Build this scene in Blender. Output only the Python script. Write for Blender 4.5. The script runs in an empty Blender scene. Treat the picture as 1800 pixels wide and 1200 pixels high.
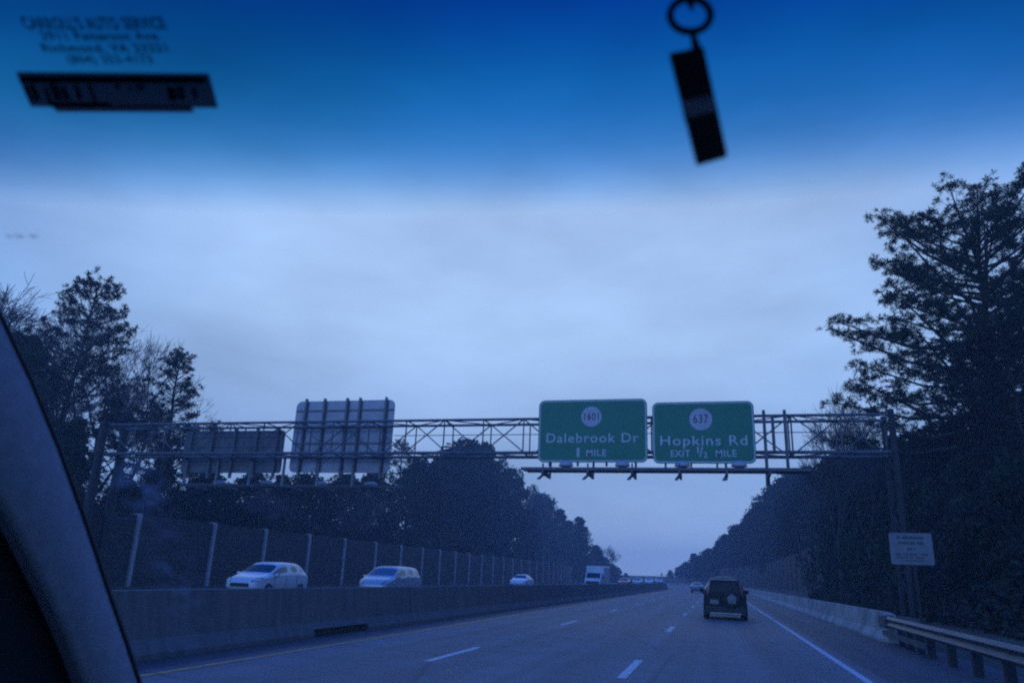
import bpy, bmesh, math, random
import numpy as np
from mathutils import Vector, Matrix
R = math.radians
PI = math.pi
S = bpy.context.scene
COL = S.collection

# ------------------------------------------------------------------ camera
EYE = Vector((0, 0, 1.5))
FPX, PITCH, YAW, ROLL = 1317.0, R(17.25), R(15.28), R(2.31)
Fv = Vector((-math.sin(YAW)*math.cos(PITCH), math.cos(YAW)*math.cos(PITCH), math.sin(PITCH)))
R0 = Vector((math.cos(YAW), math.sin(YAW), 0)); U0 = R0.cross(Fv)
Rv = R0*math.cos(ROLL)+U0*math.sin(ROLL); Uv = -R0*math.sin(ROLL)+U0*math.cos(ROLL)
cam_d = bpy.data.cameras.new("camera"); cam = bpy.data.objects.new("camera", cam_d); COL.objects.link(cam)
cam.matrix_world = Matrix(((Rv.x, Uv.x, -Fv.x, EYE.x), (Rv.y, Uv.y, -Fv.y, EYE.y), (Rv.z, Uv.z, -Fv.z, EYE.z), (0, 0, 0, 1)))
cam_d.sensor_width = 36; cam_d.lens = FPX/1800*36
cam_d.clip_start = 0.02; cam_d.clip_end = 6000
cam_d.dof.use_dof = True; cam_d.dof.focus_distance = 5.0; cam_d.dof.aperture_fstop = 6.0
S.camera = cam

# ------------------------------------------------------------------ world, sun, exposure
SUN_EL, SUN_ROT = R(24), R(200)
w = bpy.data.worlds.new("World"); S.world = w; w.use_nodes = True
nt = w.node_tree; nt.nodes.clear()
def N(t, typ, **kw):
    n = t.nodes.new(typ)
    for k, v in kw.items(): setattr(n, k, v)
    return n
out = N(nt, 'ShaderNodeOutputWorld'); bg = N(nt, 'ShaderNodeBackground'); bg.inputs[1].default_value = 0.1
sky = N(nt, 'ShaderNodeTexSky', sky_type='NISHITA'); sky.sun_disc = False; sky.sun_elevation = SUN_EL; sky.sun_rotation = SUN_ROT
tc = N(nt, 'ShaderNodeTexCoord'); sep = N(nt, 'ShaderNodeSeparateXYZ'); nt.links.new(tc.outputs['Generated'], sep.inputs[0])
ramp = N(nt, 'ShaderNodeValToRGB')            # overcast dusk cloud: pale towards the horizon, deeper and bluer overhead
e = ramp.color_ramp.elements
K = 1.0
e[0].position = 0.0; e[0].color = (.42, .58, .85, 1)
e[1].position = 1.0; e[1].color = (.012, .20, 1.55, 1)
for p_, c_ in ((.12, (.31, .48, .79, 1)), (.30, (.42, .63, .97, 1)), (.46, (.41, .61, .96, 1)), (.60, (.19, .42, 1.02, 1)), (.74, (.025, .22, 1.35, 1))):
    q = e.new(p_); q.color = c_
nt.links.new(sep.outputs[2], ramp.inputs[0])
mp = N(nt, 'ShaderNodeMapping'); mp.inputs['Scale'].default_value = (1.0, 1.0, 2.6); mp.inputs['Rotation'].default_value = (0.1, 0.15, 0.4)
nt.links.new(tc.outputs['Generated'], mp.inputs[0])
no = N(nt, 'ShaderNodeTexNoise'); no.inputs['Scale'].default_value = 2.6; no.inputs['Detail'].default_value = 5; no.inputs['Roughness'].default_value = .5
nt.links.new(mp.outputs[0], no.inputs['Vector'])
mr = N(nt, 'ShaderNodeMapRange'); mr.inputs[1].default_value = .3; mr.inputs[2].default_value = .7; mr.inputs[3].default_value = 7.7; mr.inputs[4].default_value = 11.5
nt.links.new(no.outputs[0], mr.inputs[0])
vm = N(nt, 'ShaderNodeVectorMath', operation='SCALE'); nt.links.new(ramp.outputs[0], vm.inputs[0]); nt.links.new(mr.outputs[0], vm.inputs['Scale'])
mix = N(nt, 'ShaderNodeMixRGB'); mix.inputs[0].default_value = .93
tint = N(nt, 'ShaderNodeMixRGB', blend_type='MULTIPLY'); tint.inputs[0].default_value = 1; tint.inputs[2].default_value = (.30, .55, 1.2, 1)
nt.links.new(sky.outputs[0], tint.inputs[1]); nt.links.new(tint.outputs[0], mix.inputs[1]); nt.links.new(vm.outputs[0], mix.inputs[2])
# the cloud deck is brightest ahead of the road, where the last light comes through, and dims away from it
glow = Vector((-.24, .90, .36)).normalized()
dt = N(nt, 'ShaderNodeVectorMath', operation='DOT_PRODUCT'); dt.inputs[1].default_value = glow; nt.links.new(tc.outputs['Generated'], dt.inputs[0])
gm_ = N(nt, 'ShaderNodeMapRange', interpolation_type='SMOOTHSTEP'); gm_.inputs[1].default_value = .70; gm_.inputs[2].default_value = .99; gm_.inputs[3].default_value = 0; gm_.inputs[4].default_value = 1
nt.links.new(dt.outputs['Value'], gm_.inputs[0])
gr_ = N(nt, 'ShaderNodeMixRGB'); gr_.inputs[1].default_value = (.50, .68, .90, 1); gr_.inputs[2].default_value = (1.04, 1.03, 1.02, 1); nt.links.new(gm_.outputs[0], gr_.inputs[0])
fin = N(nt, 'ShaderNodeMixRGB', blend_type='MULTIPLY'); fin.inputs[0].default_value = 1; nt.links.new(mix.outputs[0], fin.inputs[1]); nt.links.new(gr_.outputs[0], fin.inputs[2])
nt.links.new(fin.outputs[0], bg.inputs[0]); nt.links.new(bg.outputs[0], out.inputs[0])

sd = bpy.data.lights.new("sun", 'SUN'); sd.energy = .5; sd.angle = R(25); sd.color = (.16, .42, 1.0)
so = bpy.data.objects.new("sun", sd); COL.objects.link(so)
so.rotation_euler = (PI/2-SUN_EL, 0, PI-SUN_ROT+PI)   # weak glow through the cloud
dv = Vector((math.sin(SUN_ROT)*math.cos(SUN_EL), math.cos(SUN_ROT)*math.cos(SUN_EL), math.sin(SUN_EL)))
so.rotation_euler = (-dv).to_track_quat('-Z', 'Y').to_euler()
S.view_settings.view_transform = 'Standard'; S.view_settings.look = 'None'
S.view_settings.exposure = 0.0; S.view_settings.gamma = 1; S.view_settings.use_curve_mapping = False
S.render.engine = 'CYCLES'
S.cycles.filter_width = 2.1
S.cycles.max_bounces = 8; S.cycles.volume_bounces = 2; S.cycles.transparent_max_bounces = 16
S.cycles.use_denoising = False

# ------------------------------------------------------------------ helpers
def ray(px, py): return (px-900)*Rv-(py-600)*Uv+FPX*Fv
def aty(px, py, Y): d = ray(px, py); return d*(Y/d.y)+EYE
def atx(px, py, X): d = ray(px, py); return d*(X/d.x)+EYE
def off(Y):                                           # the road bends to the left past 135 m
    t = max(0., Y-135.)
    return -.0012*t*t if t < 200 else -.0012*200*200-.0024*200*(t-200)
def heading(Y): return math.atan(-(off(Y+.5)-off(Y-.5)))
def RP(x, Y, z=0.): return Vector((x+off(Y), Y, z))

class MB:
    def __init__(s): s.v = []; s.f = []; s.mi = []
    def add(s, v, f, m=0):
        n = len(s.v); s.v += [tuple(p) for p in v]; s.f += [tuple(i+n for i in q) for q in f]; s.mi += [m]*len(f)
    def box(s, a, b, m=0, mat=None):
        x0, y0, z0 = a; x1, y1, z1 = b
        v = [Vector(p) for p in ((x0,y0,z0),(x1,y0,z0),(x1,y1,z0),(x0,y1,z0),(x0,y0,z1),(x1,y0,z1),(x1,y1,z1),(x0,y1,z1))]
        if mat: v = [mat @ p for p in v]
        s.add(v, [(0,3,2,1),(4,5,6,7),(0,1,5,4),(1,2,6,5),(2,3,7,6),(3,0,4,7)], m)
    def tube(s, a, b, r0, r1=None, n=8, m=0, caps=True):
        a = Vector(a); b = Vector(b); r1 = r0 if r1 is None else r1
        d = (b-a)
        if d.length < 1e-6: return
        d.normalize(); u = d.orthogonal().normalized(); w_ = d.cross(u)
        v = []
        for c, r_ in ((a, r0), (b, r1)):
            for k in range(n):
                t = 2*PI*k/n; v.append(c+(u*math.cos(t)+w_*math.sin(t))*r_)
        f = [(k, (k+1) % n, n+(k+1) % n, n+k) for k in range(n)]
        if caps: f += [tuple(range(n))[::-1], tuple(range(n, 2*n))]
        s.add(v, f, m)
    def bar(s, a, b, wx, wy, m=0):                    # square section bar
        a = Vector(a); b = Vector(b); d = (b-a).normalized()
        u = d.cross(Vector((0, 0, 1)))
        u = Vector((1, 0, 0)) if u.length < 1e-3 else u.normalized()
        w_ = u.cross(d)
        v = [c+u*i*wx/2+w_*j*wy/2 for c in (a, b) for i, j in ((-1,-1),(1,-1),(1,1),(-1,1))]
        s.add(v, [(0,1,2,3),(7,6,5,4),(0,4,5,1),(1,5,6,2),(2,6,7,3),(3,7,4,0)], m)
    def prism(s, poly, axis, a, b, m=0):              # polygon in the other two axes, extruded from a to b
        n = len(poly); v = []
        for c in (a, b):
            for p in poly:
                v.append((c, p[0], p[1]) if axis == 0 else (p[0], c, p[1]) if axis == 1 else (p[0], p[1], c))
        s.add(v, [tuple(range(n)), tuple(range(2*n-1, n-1, -1))]+[(k, n+k, n+(k+1) % n, (k+1) % n) for k in range(n)], m)
    def sweep(s, prof, path, m=0, caps=True):         # prof: (x, z) list, path: (x0, Y, z0) along the road; x,z are added
        n = len(prof); v = [(x0+p[0], Y, z0+p[1]) for (x0, Y, z0) in path for p in prof]
        f = []
        for i in range(len(path)-1):
            for k in range(n):
                a = i*n+k; b = i*n+(k+1) % n; f.append((a, b, b+n, a+n))
        if caps: f += [tuple(range(n)), tuple(range((len(path)-1)*n, len(path)*n))[::-1]]
        s.add(v, f, m)
    def build(s, name, mats, parent=None, smooth=False, loc=None):
        me = bpy.data.meshes.new(name)
        if loc is not None:
            L = Vector(loc); s.v = [tuple(Vector(p)-L) for p in s.v]
        me.from_pydata(s.v, [], s.f)
        mats = mats if isinstance(mats, (list, tuple)) else [mats]
        for m_ in mats: me.materials.append(m_)
        if len(mats) > 1: me.polygons.foreach_set('material_index', s.mi)
        if smooth: me.polygons.foreach_set('use_smooth', [True]*len(me.polygons))
        me.update(); me.validate()
        import bmesh
        if len(s.f) < 60000:
            b = bmesh.new(); b.from_mesh(me); bmesh.ops.recalc_face_normals(b, faces=b.faces); b.to_mesh(me); b.free()
        o = bpy.data.objects.new(name, me); COL.objects.link(o)
        if loc is not None: o.location = loc
        if parent is not None: o.parent = parent
        return o
def tag(o, label=None, cat=None, group=None, kind=None):
    if label: o['label'] = label
    if cat: o['category'] = cat
    if group: o['group'] = group
    if kind: o['kind'] = kind
    return o
def thing(name, label, cat, loc=(0, 0, 0), rz=0, group=None):
    o = bpy.data.objects.new(name, None); COL.objects.link(o); o.location = loc; o.rotation_euler = (0, 0, rz)
    o.empty_display_size = .2
    return tag(o, label, cat, group)
def copy_tree(o, parent=None):
    c = o.copy(); COL.objects.link(c); c.parent = parent
    for ch in list(o.children): copy_tree(ch, c)
    return c

# ------------------------------------------------------------------ materials
def mat(name, col, rough=.7, var=.25, scale=4., metal=0., spec=.5, bump=0., coat=0., detail=6, col2=None, stretch=None):
    m = bpy.data.materials.new(name); m.use_nodes = True; t = m.node_tree; b = t.nodes['Principled BSDF']
    b.inputs['Roughness'].default_value = rough; b.inputs['Metallic'].default_value = metal
    b.inputs['Specular IOR Level'].default_value = spec; b.inputs['Coat Weight'].default_value = coat
    c = N(t, 'ShaderNodeTexCoord'); n = N(t, 'ShaderNodeTexNoise'); n.inputs['Scale'].default_value = scale; n.inputs['Detail'].default_value = detail
    if stretch:
        mm = N(t, 'ShaderNodeMapping'); mm.inputs['Scale'].default_value = stretch
        t.links.new(c.outputs['Object'], mm.inputs[0]); t.links.new(mm.outputs[0], n.inputs['Vector'])
    else: t.links.new(c.outputs['Object'], n.inputs['Vector'])
    r = N(t, 'ShaderNodeValToRGB'); r.color_ramp.elements[0].position = .32; r.color_ramp.elements[1].position = .68
    lo = [x*(1-var) for x in col]; hi = [min(1, x*(1+var)) for x in (col2 or col)]
    r.color_ramp.elements[0].color = (*lo, 1); r.color_ramp.elements[1].color = (*hi, 1)
    t.links.new(n.outputs[0], r.inputs[0]); t.links.new(r.outputs[0], b.inputs['Base Color'])
    if bump:
        bp = N(t, 'ShaderNodeBump'); bp.inputs['Strength'].default_value = bump
        n2 = N(t, 'ShaderNodeTexNoise'); n2.inputs['Scale'].default_value = scale*6; n2.inputs['Detail'].default_value = 4
        t.links.new(c.outputs['Object'], n2.inputs['Vector']); t.links.new(n2.outputs[0], bp.inputs['Height']); t.links.new(bp.outputs[0], b.inputs['Normal'])
    return m
def lane_asphalt(name, base, wheel, xs):
    """Asphalt with aggregate noise, long streaks and slightly polished wheel tracks (a wear pattern of its own)."""
    m = mat(name, base, rough=.62, var=.14, scale=.9, spec=.35, bump=.15)
    t = m.node_tree; b = t.nodes['Principled BSDF']; old = b.inputs['Base Color'].links[0].from_socket
    c = N(t, 'ShaderNodeTexCoord'); mm = N(t, 'ShaderNodeMapping'); mm.inputs['Scale'].default_value = (2.2, .03, 1)
    n = N(t, 'ShaderNodeTexNoise'); n.inputs['Scale'].default_value = 1.0; n.inputs['Detail'].default_value = 5
    t.links.new(c.outputs['Object'], mm.inputs[0]); t.links.new(mm.outputs[0], n.inputs['Vector'])
    r = N(t, 'ShaderNodeMapRange'); r.inputs[1].default_value = .3; r.inputs[2].default_value = .7; r.inputs[3].default_value = .72; r.inputs[4].default_value = 1.18
    t.links.new(n.outputs[0], r.inputs[0])
    v = N(t, 'ShaderNodeVectorMath', operation='SCALE'); t.links.new(old, v.inputs[0]); t.links.new(r.outputs[0], v.inputs['Scale'])
    # polished wheel tracks run along every lane; old sealed cracks wander across
    sx = N(t, 'ShaderNodeSeparateXYZ'); t.links.new(c.outputs['Object'], sx.inputs[0])
    wv = N(t, 'ShaderNodeMath', operation='MULTIPLY_ADD'); wv.inputs[1].default_value = 2*PI/1.85; wv.inputs[2].default_value = .4; t.links.new(sx.outputs[0], wv.inputs[0])
    sn = N(t, 'ShaderNodeMath', operation='SINE'); t.links.new(wv.outputs[0], sn.inputs[0])
    mw = N(t, 'ShaderNodeMapRange'); mw.inputs[1].default_value = -1; mw.inputs[2].default_value = 1; mw.inputs[3].default_value = .84; mw.inputs[4].default_value = 1.08; t.links.new(sn.outputs[0], mw.inputs[0])
    vo = N(t, 'ShaderNodeTexVoronoi', feature='DISTANCE_TO_EDGE'); vo.inputs['Scale'].default_value = .16; nz = N(t, 'ShaderNodeTexNoise'); nz.inputs['Scale'].default_value = 1.3
    ad = N(t, 'ShaderNodeVectorMath', operation='MULTIPLY_ADD'); ad.inputs[1].default_value = (1.6, 1.6, 0); t.links.new(nz.outputs['Color'], ad.inputs[0]); t.links.new(c.outputs['Object'], ad.inputs[2]); t.links.new(ad.outputs[0], vo.inputs['Vector'])
    cm = N(t, 'ShaderNodeMapRange'); cm.inputs[1].default_value = .003; cm.inputs[2].default_value = .008; cm.inputs[3].default_value = .62; cm.inputs[4].default_value = 1; t.links.new(vo.outputs['Distance'], cm.inputs[0])
    mm2 = N(t, 'ShaderNodeMath', operation='MULTIPLY'); t.links.new(mw.outputs[0], mm2.inputs[0]); t.links.new(cm.outputs[0], mm2.inputs[1])
    v2 = N(t, 'ShaderNodeVectorMath', operation='SCALE'); t.links.new(v.outputs[0], v2.inputs[0]); t.links.new(mm2.outputs[0], v2.inputs['Scale'])
    t.links.new(v2.outputs[0], b.inputs['Base Color'])
    return m
M = {}
M['lane'] = lane_asphalt('lane_asphalt', (.112, .115, .118), None, None)
M['shoulder'] = lane_asphalt('shoulder_asphalt', (.062, .062, .062), None, None)
M['grass'] = mat('winter_grass', (.035, .04, .022), .95, .5, .8, bump=.3)
M['white_line'] = mat('white_paint_line', (.46, .45, .43), .6, .2, 9)
M['yellow_line'] = mat('yellow_paint_line', (.55, .25, .06), .6, .3, 5)
M['concrete'] = mat('barrier_concrete', (.112, .108, .104), .88, .22, 2.2, bump=.25, stretch=(1, 2.2, .45))
M['concrete_light'] = mat('shoulder_barrier_concrete', (.30, .285, .26), .85, .35, 1.1, bump=.25)
M['dark'] = mat('drain_dark', (.01, .01, .01), .9)
M['steel'] = mat('galvanised_steel', (.17, .18, .20), .5, .25, 5, metal=.35)
M['steel_dark'] = mat('weathered_gantry_steel', (.10, .102, .115), .65, .3, 3)
M['column'] = mat('gantry_column_paint', (.016, .018, .02), .7, .3, 2)
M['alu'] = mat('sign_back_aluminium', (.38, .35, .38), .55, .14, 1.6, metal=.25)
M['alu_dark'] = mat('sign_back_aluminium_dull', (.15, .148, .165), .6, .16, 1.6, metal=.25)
M['guard'] = mat('guardrail_steel', (.085, .09, .10), .5, .25, 3, metal=.4)
M['green'] = mat('sign_green', (.008, .17, .10), .5, .07, 2.0)
M['sign_white'] = mat('sign_white_reflective', (.44, .41, .46), .55, .08, 3)
M['sign_letter'] = mat('sign_letter_white', (.46, .50, .52), .55, .08, 3)
M['black_letter'] = mat('sign_black_letter', (.02, .02, .02), .6)
M['wall_panel'] = mat('noise_wall_panel', (.055, .048, .045), .9, .3, 2.2, bump=.4, stretch=(1, .5, 3))
M['wall_post'] = mat('noise_wall_post', (.33, .32, .33), .8, .18, 3)
M['wall_right'] = mat('noise_wall_right_panel', (.06, .055, .05), .9, .35, 1.8, bump=.4)
M['bark'] = mat('bark', (.045, .038, .032), .95, .35, 5, stretch=(3, 3, .6))
M['twig'] = mat('bare_twig', (.085, .07, .066), .95, .25, 3)
M['pine'] = mat('pine_needle', (.014, .026, .014), .85, .4, .7, spec=.15)
M['leaf'] = mat('evergreen_leaf', (.015, .026, .014), .85, .5, .6, spec=.12)
M['leaf2'] = mat('browned_leaf', (.020, .023, .016), .85, .45, .6, spec=.12)
M['white_car'] = mat('white_car_paint', (.55, .56, .57), .35, .08, 1, coat=.6)
M['silver_car'] = mat('silver_car_paint', (.36, .38, .40), .36, .08, 1, metal=.2, coat=.6)
M['black_car'] = mat('dark_car_paint', (.005, .008, .013), .5, .1, 1, spec=.25)
M['grey_car'] = mat('grey_car_paint', (.16, .17, .18), .3, .05, 1, coat=.5)
M['red_car'] = mat('red_car_paint', (.24, .03, .02), .3, .05, 1, coat=.5)
M['glass'] = mat('car_window_glass', (.012, .016, .022), .15, .1, 1, spec=.25)
M['glass_side'] = mat('car_side_glass', (.07, .08, .09), .14, .1, 1, spec=.6)
M['tyre'] = mat('tyre_rubber', (.02, .02, .02), .9)
M['rim'] = mat('alloy_rim', (.35, .36, .38), .35, .08, 4, metal=.6)
M['trim_black'] = mat('black_trim', (.02, .02, .02), .6)
M['chrome'] = mat('satin_trim', (.42, .43, .45), .35, .1, 4, metal=.5)
M['red_lamp'] = mat('tail_lamp_lens', (.30, .012, .03), .25)
M['head_lamp'] = mat('head_lamp_lens', (.12, .13, .15), .12, .1, 5, spec=.9)
M['plate'] = mat('number_plate', (.20, .21, .23), .5, .1, 20)
M['pillar'] = mat('pillar_trim_fabric', (.22, .225, .24), .92, .1, 60, bump=.2)
M['seal'] = mat('rubber_seal', (.012, .011, .010), .8)
M['door'] = mat('door_panel_black', (.006, .006, .008), .9)
M['headliner'] = mat('headliner', (.12, .12, .13), .95)
M['fob'] = mat('fob_leather', (.008, .009, .012), .6)
M['fob_metal'] = mat('fob_metal_band', (.20, .24, .28), .6, .4, 300)
M['ring'] = mat('key_ring_metal', (.03, .035, .05), .45, .1, 30, metal=.5)
M['decal'] = mat('decal_ink', (.004, .005, .010), .8)
M['decal_blue'] = mat('decal_panel', (.010, .016, .035), .8, .3, 30)

for k_ in ('leaf', 'leaf2', 'pine', 'twig'):         # every tree its own tone
    t_ = M[k_].node_tree; b_ = t_.nodes['Principled BSDF']; old = b_.inputs['Base Color'].links[0].from_socket
    oi = N(t_, 'ShaderNodeObjectInfo'); m1 = N(t_, 'ShaderNodeMapRange'); m1.inputs[3].default_value = .55; m1.inputs[4].default_value = 1.9; t_.links.new(oi.outputs['Random'], m1.inputs[0])
    v1 = N(t_, 'ShaderNodeVectorMath', operation='SCALE'); t_.links.new(old, v1.inputs[0]); t_.links.new(m1.outputs[0], v1.inputs['Scale']); t_.links.new(v1.outputs[0], b_.inputs['Base Color'])
# panel joints and courses on the noise walls
def coursed(m, sc, mort):
    t = m.node_tree; b = t.nodes['Principled BSDF']; old = b.inputs['Base Color'].links[0].from_socket
    c = N(t, 'ShaderNodeTexCoord'); mm = N(t, 'ShaderNodeMapping'); mm.inputs['Rotation'].default_value = (0, R(90), R(90))
    sx = N(t, 'ShaderNodeSeparateXYZ'); t.links.new(c.outputs['Object'], sx.inputs[0])
    cb = N(t, 'ShaderNodeCombineXYZ'); t.links.new(sx.outputs[1], cb.inputs[0]); t.links.new(sx.outputs[2], cb.inputs[1])
    br = N(t, 'ShaderNodeTexBrick'); br.inputs['Scale'].default_value = sc; br.inputs['Mortar Size'].default_value = .03
    br.inputs['Color1'].default_value = (1, 1, 1, 1); br.inputs['Color2'].default_value = (.82, .82, .82, 1); br.inputs['Mortar'].default_value = (mort, mort, mort, 1)
    t.links.new(cb.outputs[0], br.inputs['Vector'])
    mx = N(t, 'ShaderNodeMixRGB', blend_type='MULTIPLY'); mx.inputs[0].default_value = 1
    t.links.new(old, mx.inputs[1]); t.links.new(br.outputs[0], mx.inputs[2]); t.links.new(mx.outputs[0], b.inputs['Base Color'])
coursed(M['wall_panel'], 1.0, .5); coursed(M['wall_right'], .9, .6)

# ------------------------------------------------------------------ setting: ground, roads
YS = [-60, -20, 0]+[5*k for k in range(1, 16)]+list(range(85, 420, 10))+[450, 500, 600, 750, 950]
def gh(x, Y):
    if x < -29: return min(1.2, (-29-x)*.06)-.02
    if x > 5.6: return min(3.2, (x-5.6)*.26)-.02
    return -.02
xs = [-600, -300, -120, -70, -50, -40, -33, -31, -29, -20, -9, 0, 5.6, 7, 9, 12, 16, 22, 40, 80, 200, 400, 700]
g = MB(); v = []
for Y in YS:
    for x in xs: v.append((x+(off(Y) if abs(x) < 250 else off(Y)), Y, gh(x, Y)))
nx = len(xs)
g.add(v, [(j*nx+i, j*nx+i+1, (j+1)*nx+i+1, (j+1)*nx+i) for j in range(len(YS)-1) for i in range(nx-1)])
tag(g.build('ground', M['grass'], smooth=True), kind='structure')
RY = [-30, -10]+[4*k for k in range(0, 24)]+list(range(100, 480, 8))+[520, 600, 700]
def strip(x0, x1, z, y0=-30, y1=700, name='road', m=None, parent=None):
    b = MB(); ys = [y0]+[y for y in RY if y0 < y < y1]+[y1]
    v = []
    for Y in ys: v += [RP(x0, Y, z), RP(x1, Y, z)]
    b.add(v, [(2*i, 2*i+1, 2*i+3, 2*i+2) for i in range(len(ys)-1)])
    return b.build(name, m, parent)
road = tag(strip(-7.9, 2.75, .004, name='road', m=M['lane']), kind='structure')
tag(strip(-9.2, 5.6, 0., name='shoulder', m=M['shoulder']), kind='structure')
strip(-7.62, -7.49, .008, name='yellow_edge_line', m=M['yellow_line'], parent=road)
strip(2.34, 2.48, .008, name='white_edge_line', m=M['white_line'], parent=road)
for x, d0 in ((-4.93, 13.3), (-1.52, 12.9)):
    for k in range(-2, 24):
        y0 = d0+12.2*k
        strip(x-.075, x+.075, .008, y0, y0+3.05, 'lane_dash', M['white_line'], road)
road2 = tag(strip(-23.9, -12.2, .004, name='opposite_road', m=M['lane']), kind='structure')
tag(strip(-27.6, -9.4, 0., name='opposite_shoulder', m=M['shoulder']), kind='structure')
strip(-12.55, -12.42, .008, name='yellow_edge_line', m=M['yellow_line'], parent=road2)
strip(-23.6, -23.46, .008, name='white_edge_line', m=M['white_line'], parent=road2)

# ------------------------------------------------------------------ median barrier with drain slots
def path(x, y0, y1, z=0.):
    ys = [y0]+[y for y in RY if y0 < y < y1]+[y1]
    return [(x+off(Y), Y, z) for Y in ys]
FULL = [(0, 0), (0, .08), (-.13, .30), (-.22, 1.03), (-.42, 1.03), (-.51, .30), (-.64, .08), (-.64, 0)]
SLOT = [(-.30, 0), (-.30, .16), (-.045, .16), (-.13, .30), (-.22, 1.03), (-.42, 1.03), (-.51, .30), (-.64, .08), (-.64, 0)]
bar = thing('median_barrier', 'long dark concrete barrier dividing the road from the oncoming lanes', 'barrier', (-8.7, 10, 0))
def bpart(prof, y0, y1, name='barrier_section', m='concrete'):
    b = MB(); b.sweep(prof, path(-8.7, y0, y1)); o = b.build(name, M[m], bar); o.location = -Vector(bar.location); return o
edges = [-12, 16.2]
bpart(FULL, -12, 9.9); bpart(FULL, 9.915, 16.2); bpart(SLOT, 16.2, 19.0); bpart(FULL, 19.0, 22.1)
for yj in (9.9, 22.1, 34.3, 46.5, 58.7):
    b = MB(); b.sweep([(p_[0]+(.002 if p_[0] > -.3 else -.002), p_[1]+(.002 if p_[1] > .5 else 0)) for p_ in FULL], path(-8.7, yj-.012, yj+.027)); o = b.build('joint', M['dark'], bar); o.location = -Vector(bar.location)
y = 22.115
while y < 460:
    bpart(FULL, y, y+(12.185 if y < 150 else 90)); y += 12.2 if y < 150 else 90.015

# ------------------------------------------------------------------ right concrete barrier and guardrail
rb = thing('shoulder_barrier', 'low pale concrete barrier along the right shoulder with a sloping face', 'barrier', (4.75, 27, 0))
RPF = [(0, 0), (0, .08), (.14, .30), (.22, .84), (.42, .84), (.46, 0)]
y = 27.4
while y < 330:
    ln = 6.0 if y < 80 else 25
    b = MB(); pts = path(4.75, y, y+ln-.012)
    b.sweep(RPF, pts); o = b.build('barrier_section', M['concrete_light'], rb); o.location = -Vector(rb.location); y += ln
# tapered end with a bolted plate
b = MB(); v = []
for x0, Y, h_, s in ((4.75, 27.39, .84, 1.), (4.86, 25.9, .80, .62)):
    v += [(x0+p[0]*s, Y, p[1]*h_/.84) for p in RPF]
b.add(v, [tuple(range(6)), tuple(range(6, 12))[::-1]]+[(k, (k+1) % 6, 6+(k+1) % 6, 6+k) for k in range(6)])
o = b.build('barrier_end', M['concrete_light'], rb); o.location = -Vector(rb.location)

gr = thing('guardrail', 'grey steel crash barrier rail joined to the end of the right concrete barrier', 'guardrail', (4.5, 14, 0))
WP = [(0, .43), (.035, .455), (.075, .50), (.035, .545), (.0, .585), (.035, .625), (.075, .67), (.035, .715), (0, .74)]
WPF = [(-p[0], p[1]) for p in WP]+[(-p[0]+.006, p[1]) for p in WP[::-1]]
def gx(Y): return 4.42+.42*max(0, (Y-13))/14 if Y < 27 else 4.80
b = MB(); b.sweep(WPF, [(gx(Y), Y, 0.02) for Y in (-14, -6, 2, 8, 13, 18, 22, 25, 26.3)])
o = b.build('rail', M['guard'], gr, smooth=False); o.location = -Vector(gr.location)
b = MB(); b.sweep([(-.01, .20), (-.05, .21), (-.05, .34), (-.01, .35)], [(gx(Y), Y, 0) for Y in (20.5, 23, 26.2)])
o = b.build('rub_rail', M['guard'], gr); o.location = -Vector(gr.location)
for Y in [-11.4, -9.5, -7.6, -5.7, -3.8, -1.9, 0, 1.9, 3.8, 5.7, 7.6, 9.5, 11.4, 13.3, 15.2, 17.1, 19, 20.9, 22.1, 23.3, 24.5]:
    b = MB(); x = gx(Y)
    b.box((x+.10, Y-.075, -.1), (x+.25, Y+.075, .72)); b.box((x+.012, Y-.06, .46), (x+.10, Y+.06, .70))
    o = b.build('post', M['column'], gr); o.location = -Vector(gr.location)
b = MB(); b.prism([(gx(25.4)-.1, .42), (gx(25.4)+.18, .42), (gx(25.4)+.18, .80), (gx(25.4)-.1, .76)], 1, 25.35, 26.2)
o = b.build('end_shoe', M['guard'], gr); o.location = -Vector(gr.location)
dl = thing('delineator', 'small upright white reflector post standing just above the guardrail', 'reflector', (gx(14.3)+.3, 14.3, 0))
b = MB(); b.box((-.045, -.012, 0), (.045, .012, .98)); b.build('post', M['trim_black'], dl)
b = MB(); b.box((-.05, -.022, .88), (.05, -.013, 1.04)); b.build('reflector', M['guard'], dl)

# ------------------------------------------------------------------ noise walls
wx = -31.0
nw = thing('noise_wall', 'dark brown panelled noise wall with pale upright posts across the oncoming lanes', 'wall', (wx, 41, 0))
WP_Y = [28.8, 36.0, 42.8, 48.7, 54.9, 61.0, 67.4, 73.5, 79.5]
while WP_Y[-1] < 190: WP_Y.append(WP_Y[-1]+5.6)
WP_Y = [22.6, 16.4]+WP_Y; WP_Y.sort()
def wz(x, y): return gh(x, y)
for i, Y in enumerate(WP_Y):
    hd = heading(Y); c = RP(wx, Y)
    b = MB(); mt = Matrix.Translation((c.x, c.y, 0)) @ Matrix.Rotation(hd, 4, 'Z')
    b.box((-.20, -.13, -.2), (.24, .13, 3.93), mat=mt); o = b.build('post', M['wall_post'], nw); o.location = -Vector(nw.location)
    if i+1 < len(WP_Y):
        Y2 = WP_Y[i+1]; c2 = RP(wx, Y2); d = (c2-c).normalized(); a_ = c+d*.135; b_ = c2-d*.135; nrm = Vector((d.y, -d.x, 0))
        b = MB(); b.add([p+nrm*s+Vector((0, 0, z)) for s in (-.1, .1) for p in (a_, b_) for z in (-.2, 3.88)],
                        [(0, 1, 3, 2), (4, 6, 7, 5), (0, 4, 5, 1), (2, 3, 7, 6), (1, 5, 7, 3), (0, 2, 6, 4)])
        o = b.build('panel', M['wall_panel'], nw); o.location = -Vector(nw.location)
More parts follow.
